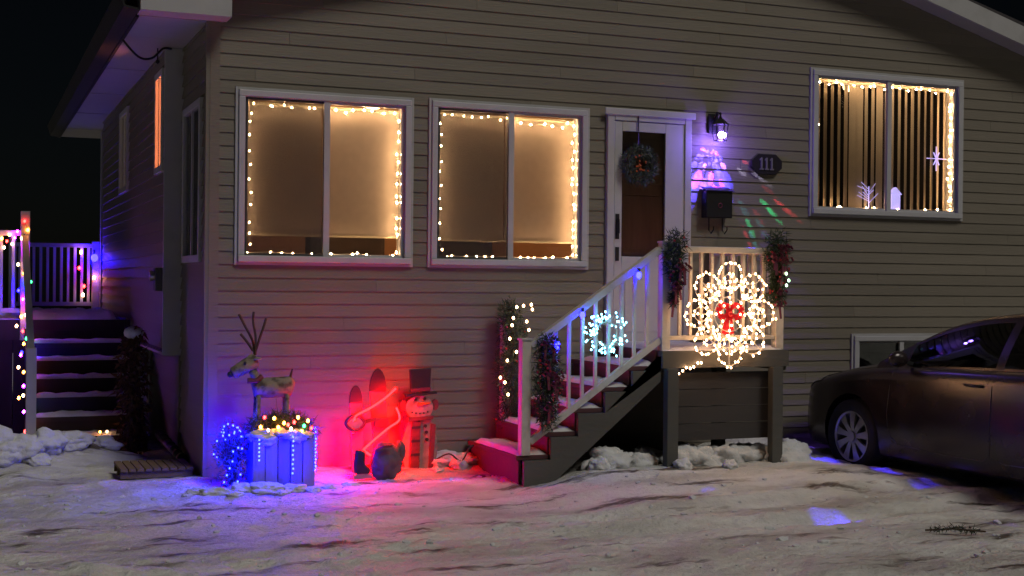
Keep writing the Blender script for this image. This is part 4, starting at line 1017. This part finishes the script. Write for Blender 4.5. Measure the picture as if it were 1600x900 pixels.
# ------------------------------------------------------------------ parked car
H = math.radians(3.0)
FW, LF = Vector((-math.sin(H), math.cos(H), 0)), Vector((-math.cos(H), -math.sin(H), 0))
wheelp = Vector((5.28, -1.12, -.025))
car = thing('parked_car', 'dark dirty compact sedan parked nose to the house wall', 'car')
car.location = wheelp - LF * .76; car.rotation_euler = (0, 0, math.pi / 2 + H); ORG[car] = Vector()
def cr(xs, ys):
    xs = np.array(xs, float); ys = np.array(ys, float)
    m = np.gradient(ys, xs)
    def f(x):
        x = min(max(x, xs[0]), xs[-1]); i = min(int(np.searchsorted(xs, x, 'right') - 1), len(xs) - 2); h = xs[i + 1] - xs[i]; t = (x - xs[i]) / h
        return (2 * t**3 - 3 * t**2 + 1) * ys[i] + (t**3 - 2 * t**2 + t) * h * m[i] + (-2 * t**3 + 3 * t**2) * ys[i + 1] + (t**3 - t**2) * h * m[i + 1]
    return f
# s = distance behind the nose; local x = .90 - s
wf = cr([0, .06, .2, .5, .9, 1.5, 2.5, 3.6, 4.1, 4.4, 4.52], [.42, .60, .74, .83, .87, .88, .885, .87, .82, .72, .60])
zs = cr([0, .06, .2, .5, .9, 1.3, 1.7, 2.5, 3.4, 4.0, 4.4, 4.52], [.55, .64, .72, .80, .875, .92, .94, .965, .99, 1.0, .97, .85])
zbt = cr([0, .1, .4, 1.4, 3.4, 4.3, 4.52], [.26, .20, .18, .17, .18, .22, .36])
hood = cr([0, .06, .2, .5, .9, 1.3, 1.7, 4.0, 4.4, 4.52], [.60, .69, .78, .87, .95, 1.0, 1.0, 1.03, 1.0, .88])
SEC = [(0.0, 0), (.55, 0), (.86, 0), (.955, .05), (.985, .16), (1.0, .36), (1.0, .52), (.985, .70), (.975, .86), (.955, .95), (.90, 1.0)]
def body_pt(s, j):
    w_, z0, z1, zh = wf(s), zbt(s), zs(s), hood(s)
    if j < len(SEC):
        fy, fz = SEC[j]; return (.90 - s, w_ * fy, z0 + (z1 - z0) * fz)
    fr = [(.80, .35), (.62, .68), (.35, .92), (0.0, 1.0)][j - len(SEC)]
    return (.90 - s, w_ * fr[0], z1 + (zh - z1) * fr[1])
ss = list(np.concatenate([np.linspace(0, .2, 6), np.linspace(.2, 4.3, 60)[1:], np.linspace(4.3, 4.52, 6)[1:]]))
nj = len(SEC) + 4; full = [j for j in range(nj)] + [-j for j in range(nj - 2, 0, -1)]
q = MB(); nf = len(full)
for s_ in ss:
    for j in full:
        p = body_pt(s_, abs(j)); q.v.append((p[0], p[1] if j >= 0 else -p[1], p[2]))
q.f = [(i * nf + k, i * nf + (k + 1) % nf, (i + 1) * nf + (k + 1) % nf, (i + 1) * nf + k) for i in range(len(ss) - 1) for k in range(nf)]
q.f += [tuple(range(nf))[::-1], tuple((len(ss) - 1) * nf + k for k in range(nf))]
body = q.build('body', 'carpaint', car, local=True, smooth=True)
bmx = bmesh.new(); bmx.from_mesh(body.data); bmesh.ops.recalc_face_normals(bmx, faces=bmx.faces); bmx.to_mesh(body.data); bmx.free()
cut = MB()
for ax in (0, -2.66):
    n = 32; R_ = .365
    for sd in (1, -1):
        y0_, y1_ = sorted((sd * .58, sd * 1.1))
        vs = [(ax + R_ * math.cos(2 * math.pi * k / n), y0_, .315 + R_ * math.sin(2 * math.pi * k / n)) for k in range(n)] + [(ax + R_ * math.cos(2 * math.pi * k / n), y1_, .315 + R_ * math.sin(2 * math.pi * k / n)) for k in range(n)]
        cut.add(vs, [tuple(range(n))[::-1], tuple(range(n, 2 * n))] + [(k, (k + 1) % n, n + (k + 1) % n, n + k) for k in range(n)])
cutter = cut.build('cutter', 'plastic', None)
cutter.matrix_world = car.matrix_basis.copy()
bmx = bmesh.new(); bmx.from_mesh(cutter.data); bmesh.ops.recalc_face_normals(bmx, faces=bmx.faces); bmx.to_mesh(cutter.data); bmx.free()
md = body.modifiers.new('arch', 'BOOLEAN'); md.object = cutter; md.operation = 'DIFFERENCE'; md.solver = 'EXACT'
bpy.context.view_layer.update()
dg = bpy.context.evaluated_depsgraph_get(); newme = bpy.data.meshes.new_from_object(body.evaluated_get(dg))
body.modifiers.clear(); body.data = newme; bpy.data.objects.remove(cutter)
newme.set_sharp_from_angle(angle=math.radians(40))
# greenhouse
rz = cr([1.12, 1.4, 1.75, 2.1, 2.6, 3.1, 3.5, 3.9, 4.15], [.98, 1.12, 1.28, 1.375, 1.415, 1.395, 1.31, 1.14, 1.02])
def gh_pt(s, v):
    zb_, zt_ = zs(s) - .01, max(rz(s) - .035, zs(s)); wb = wf(s) * .90; k_ = (zt_ - zb_) / .45; wt = wb - .27 * k_
    if v <= 1: return (.90 - s, wb + (wt - wb) * (v ** 1.25), zb_ + (zt_ - zb_) * v)
    u = v - 1; return (.90 - s, wt * (1 - u), zt_ + (rz(s) - zt_) * (1 - (1 - u) ** 2.2))
sg = sorted(set(list(np.linspace(1.14, 4.14, 61)) + [1.5, 2.44, 2.52, 3.42, 2.06, 3.22]))
vg = [0, .07, .2, .35, .5, .65, .78, .87, .94, 1.0, 1.06, 1.15, 1.3, 1.5, 1.75, 2.0]
def grid(pred, name, m, off=0.0, mirror=(1, -1)):
    q = MB()
    for sd in mirror:
        for a, b in zip(sg[:-1], sg[1:]):
            for c, d in zip(vg[:-1], vg[1:]):
                if pred((a + b) / 2, (c + d) / 2):
                    f_ = [gh_pt(a, c), gh_pt(b, c), gh_pt(b, d), gh_pt(a, d)]
                    f_ = [(x, sd * y, z) for x, y, z in f_]
                    if sd < 0: f_ = f_[::-1]
                    q.add(f_, [(0, 1, 2, 3)])
    o = q.build(name, m, car, local=True, smooth=True)
    bmx = bmesh.new(); bmx.from_mesh(o.data); bmesh.ops.remove_doubles(bmx, verts=bmx.verts, dist=1e-4); bmx.to_mesh(o.data); bmx.free()
    return o
isfront = lambda s, v: 1.5 < s < 2.44 and .07 < v < .87
isrear = lambda s, v: 2.52 < s < 3.42 and .07 < v < .87
isws = lambda s, v: s < 2.06 and v > 1.06
isrs = lambda s, v: s > 3.22 and v > 1.06
for sd in (1, -1):
    grid(isfront, 'side_window', 'carglass', mirror=(sd,)); grid(isrear, 'side_window', 'carglass', mirror=(sd,))
grid(isws, 'windscreen', 'carglass'); grid(isrs, 'rear_windscreen', 'carglass')
grid(lambda s, v: not (isfront(s, v) or isrear(s, v) or isws(s, v) or isrs(s, v)), 'roof', 'carpaint')
# seams, handles, mirror, lamps
def surf(s, j):      # j real index into section
    i = int(j); p, q_ = Vector(body_pt(s, i)), Vector(body_pt(s, min(i + 1, nj - 1))); return p.lerp(q_, j - i)
def seam(path):
    pts = [surf(s, j) + Vector((0, -.001, 0)) for s, j in path]; MB().tube(pts, .0045, 4).build('seam', 'plastic', car, local=True)
seam([(1.42, 10), (1.40, 9), (1.38, 7.5), (1.37, 6), (1.38, 5), (1.42, 4.4), (1.5, 4.15), (1.8, 4.05), (2.1, 4), (2.4, 4), (2.47, 4.2), (2.48, 5), (2.48, 6), (2.48, 8), (2.48, 10)])
seam([(2.49, 4.2), (2.6, 4), (3.0, 4), (3.25, 4.3), (3.35, 5), (3.42, 6), (3.45, 8), (3.45, 10)])
seam([(.30, 10.2), (.6, 10.2), (1.0, 10.2), (1.3, 10.2)])
for sd in (1, -1):
    for s_ in (2.30, 3.28):
        p = Vector(surf(s_, 8)); MB().tube([(p.x + .09, sd * (p.y + .0), p.z), (p.x + .07, sd * (p.y + .025), p.z), (p.x - .07, sd * (p.y + .025), p.z), (p.x - .09, sd * p.y, p.z)], .011, 8).build('door_handle', 'carpaint', car, local=True, smooth=True)
    mp = Vector(gh_pt(1.52, .1)); m0 = MB().blob((mp.x - .02, sd * (mp.y + .13), mp.z + .06), (.05, .095, .065), 3, 0).build('mirror', 'carpaint', car, local=True, smooth=True)
    MB().bar((mp.x - .02, sd * (mp.y - .01), mp.z + .02), (mp.x - .02, sd * (mp.y + .07), mp.z + .04), .04, .03).build('mirror_arm', 'plastic', m0, local=True)
    h0 = MB()
    for s_ in np.linspace(.05, .42, 8):
        for j in (9.0, 9.7, 10.6, 11.5):
            p = surf(s_, j + .0); h0.v.append((p.x + .004, sd * (p.y + .003), p.z + .004))
    h0.f = [(i * 4 + k, (i + 1) * 4 + k, (i + 1) * 4 + k + 1, i * 4 + k + 1) for i in range(7) for k in range(3)]
    h0.build('headlight', 'steel', car, local=True, smooth=True)
    for ax in (0, -2.66):
        cy = sd * .76
        wh = MB(); n = 36; prof = [(.215, -.09), (.29, -.10), (.312, -.075), (.318, 0), (.312, .075), (.29, .10), (.215, .09)]
        vs = []
        for k in range(n):
            c_, s2 = math.cos(2 * math.pi * k / n), math.sin(2 * math.pi * k / n)
            vs += [(ax + r * c_, cy + yy, .315 + r * s2) for r, yy in prof]
        m_ = len(prof); wh.add(vs, [(k * m_ + i, ((k + 1) % n) * m_ + i, ((k + 1) % n) * m_ + (i + 1) % m_, k * m_ + (i + 1) % m_) for k in range(n) for i in range(m_)])
        wo = wh.build('wheel', 'rubber', car, local=True, smooth=True)
        rm = MB(); prof = [(.216, .085), (.205, .095), (.195, .07), (.195, -.08), (.205, -.09), (.216, -.085)]; vs = []
        for k in range(n):
            c_, s2 = math.cos(2 * math.pi * k / n), math.sin(2 * math.pi * k / n); vs += [(ax + r * c_, cy + sd * yy, .315 + r * s2) for r, yy in prof]
        m_ = len(prof); rm.add(vs, [(k * m_ + i, ((k + 1) % n) * m_ + i, ((k + 1) % n) * m_ + i + 1, k * m_ + i + 1) for k in range(n) for i in range(m_ - 1)])
        rm.build('rim', 'rim', wo, local=True, smooth=True)
        for k in range(9):
            t_ = 2 * math.pi * (k + .3) / 9; c_, s2 = math.cos(t_), math.sin(t_); tx, tz = -s2, c_
            v_ = []
            for r, hw_, yy in ((.04, .020, .075), (.12, .024, .082), (.198, .038, .078)):
                v_ += [(ax + r * c_ + tx * hw_, cy + sd * yy, .315 + r * s2 + tz * hw_), (ax + r * c_ - tx * hw_, cy + sd * yy, .315 + r * s2 - tz * hw_), (ax + r * c_ - tx * hw_ * .8, cy + sd * (yy - .03), .315 + r * s2 - tz * hw_ * .8), (ax + r * c_ + tx * hw_ * .8, cy + sd * (yy - .03), .315 + r * s2 + tz * hw_ * .8)]
            MB().add(v_, [(0, 1, 5, 4), (4, 5, 9, 8), (1, 2, 6, 5), (5, 6, 10, 9), (3, 0, 4, 7), (7, 4, 8, 11), (2, 3, 7, 6), (6, 7, 11, 10)]).build('spoke', 'rim', wo, local=True)
        MB().tube([(ax, cy + sd * .05, .315), (ax, cy + sd * .092, .315)], .045, 14).build('hub_cap', 'rim', wo, local=True)
        MB().tube([(ax, cy - sd * .06, .315), (ax, cy - sd * .055, .315)], .19, 24).build('brake_disc', 'plastic', wo, local=True)
MB().box(.70, .885, -.32, .32, .30, .44).build('grille', 'plastic', car, local=True)
for yy in (-.36, .36):
    st_ = MB().box(-1.35, -.85, yy - .24, yy + .24, .35, .58).box(-1.55, -1.36, yy - .22, yy + .22, .55, 1.08).box(-1.56, -1.44, yy - .12, yy + .12, 1.09, 1.24)
    st_.build('seat', 'plastic', car, local=True, bevel=.03)

# snow spray on the car's sills is in its paint; nothing else to add
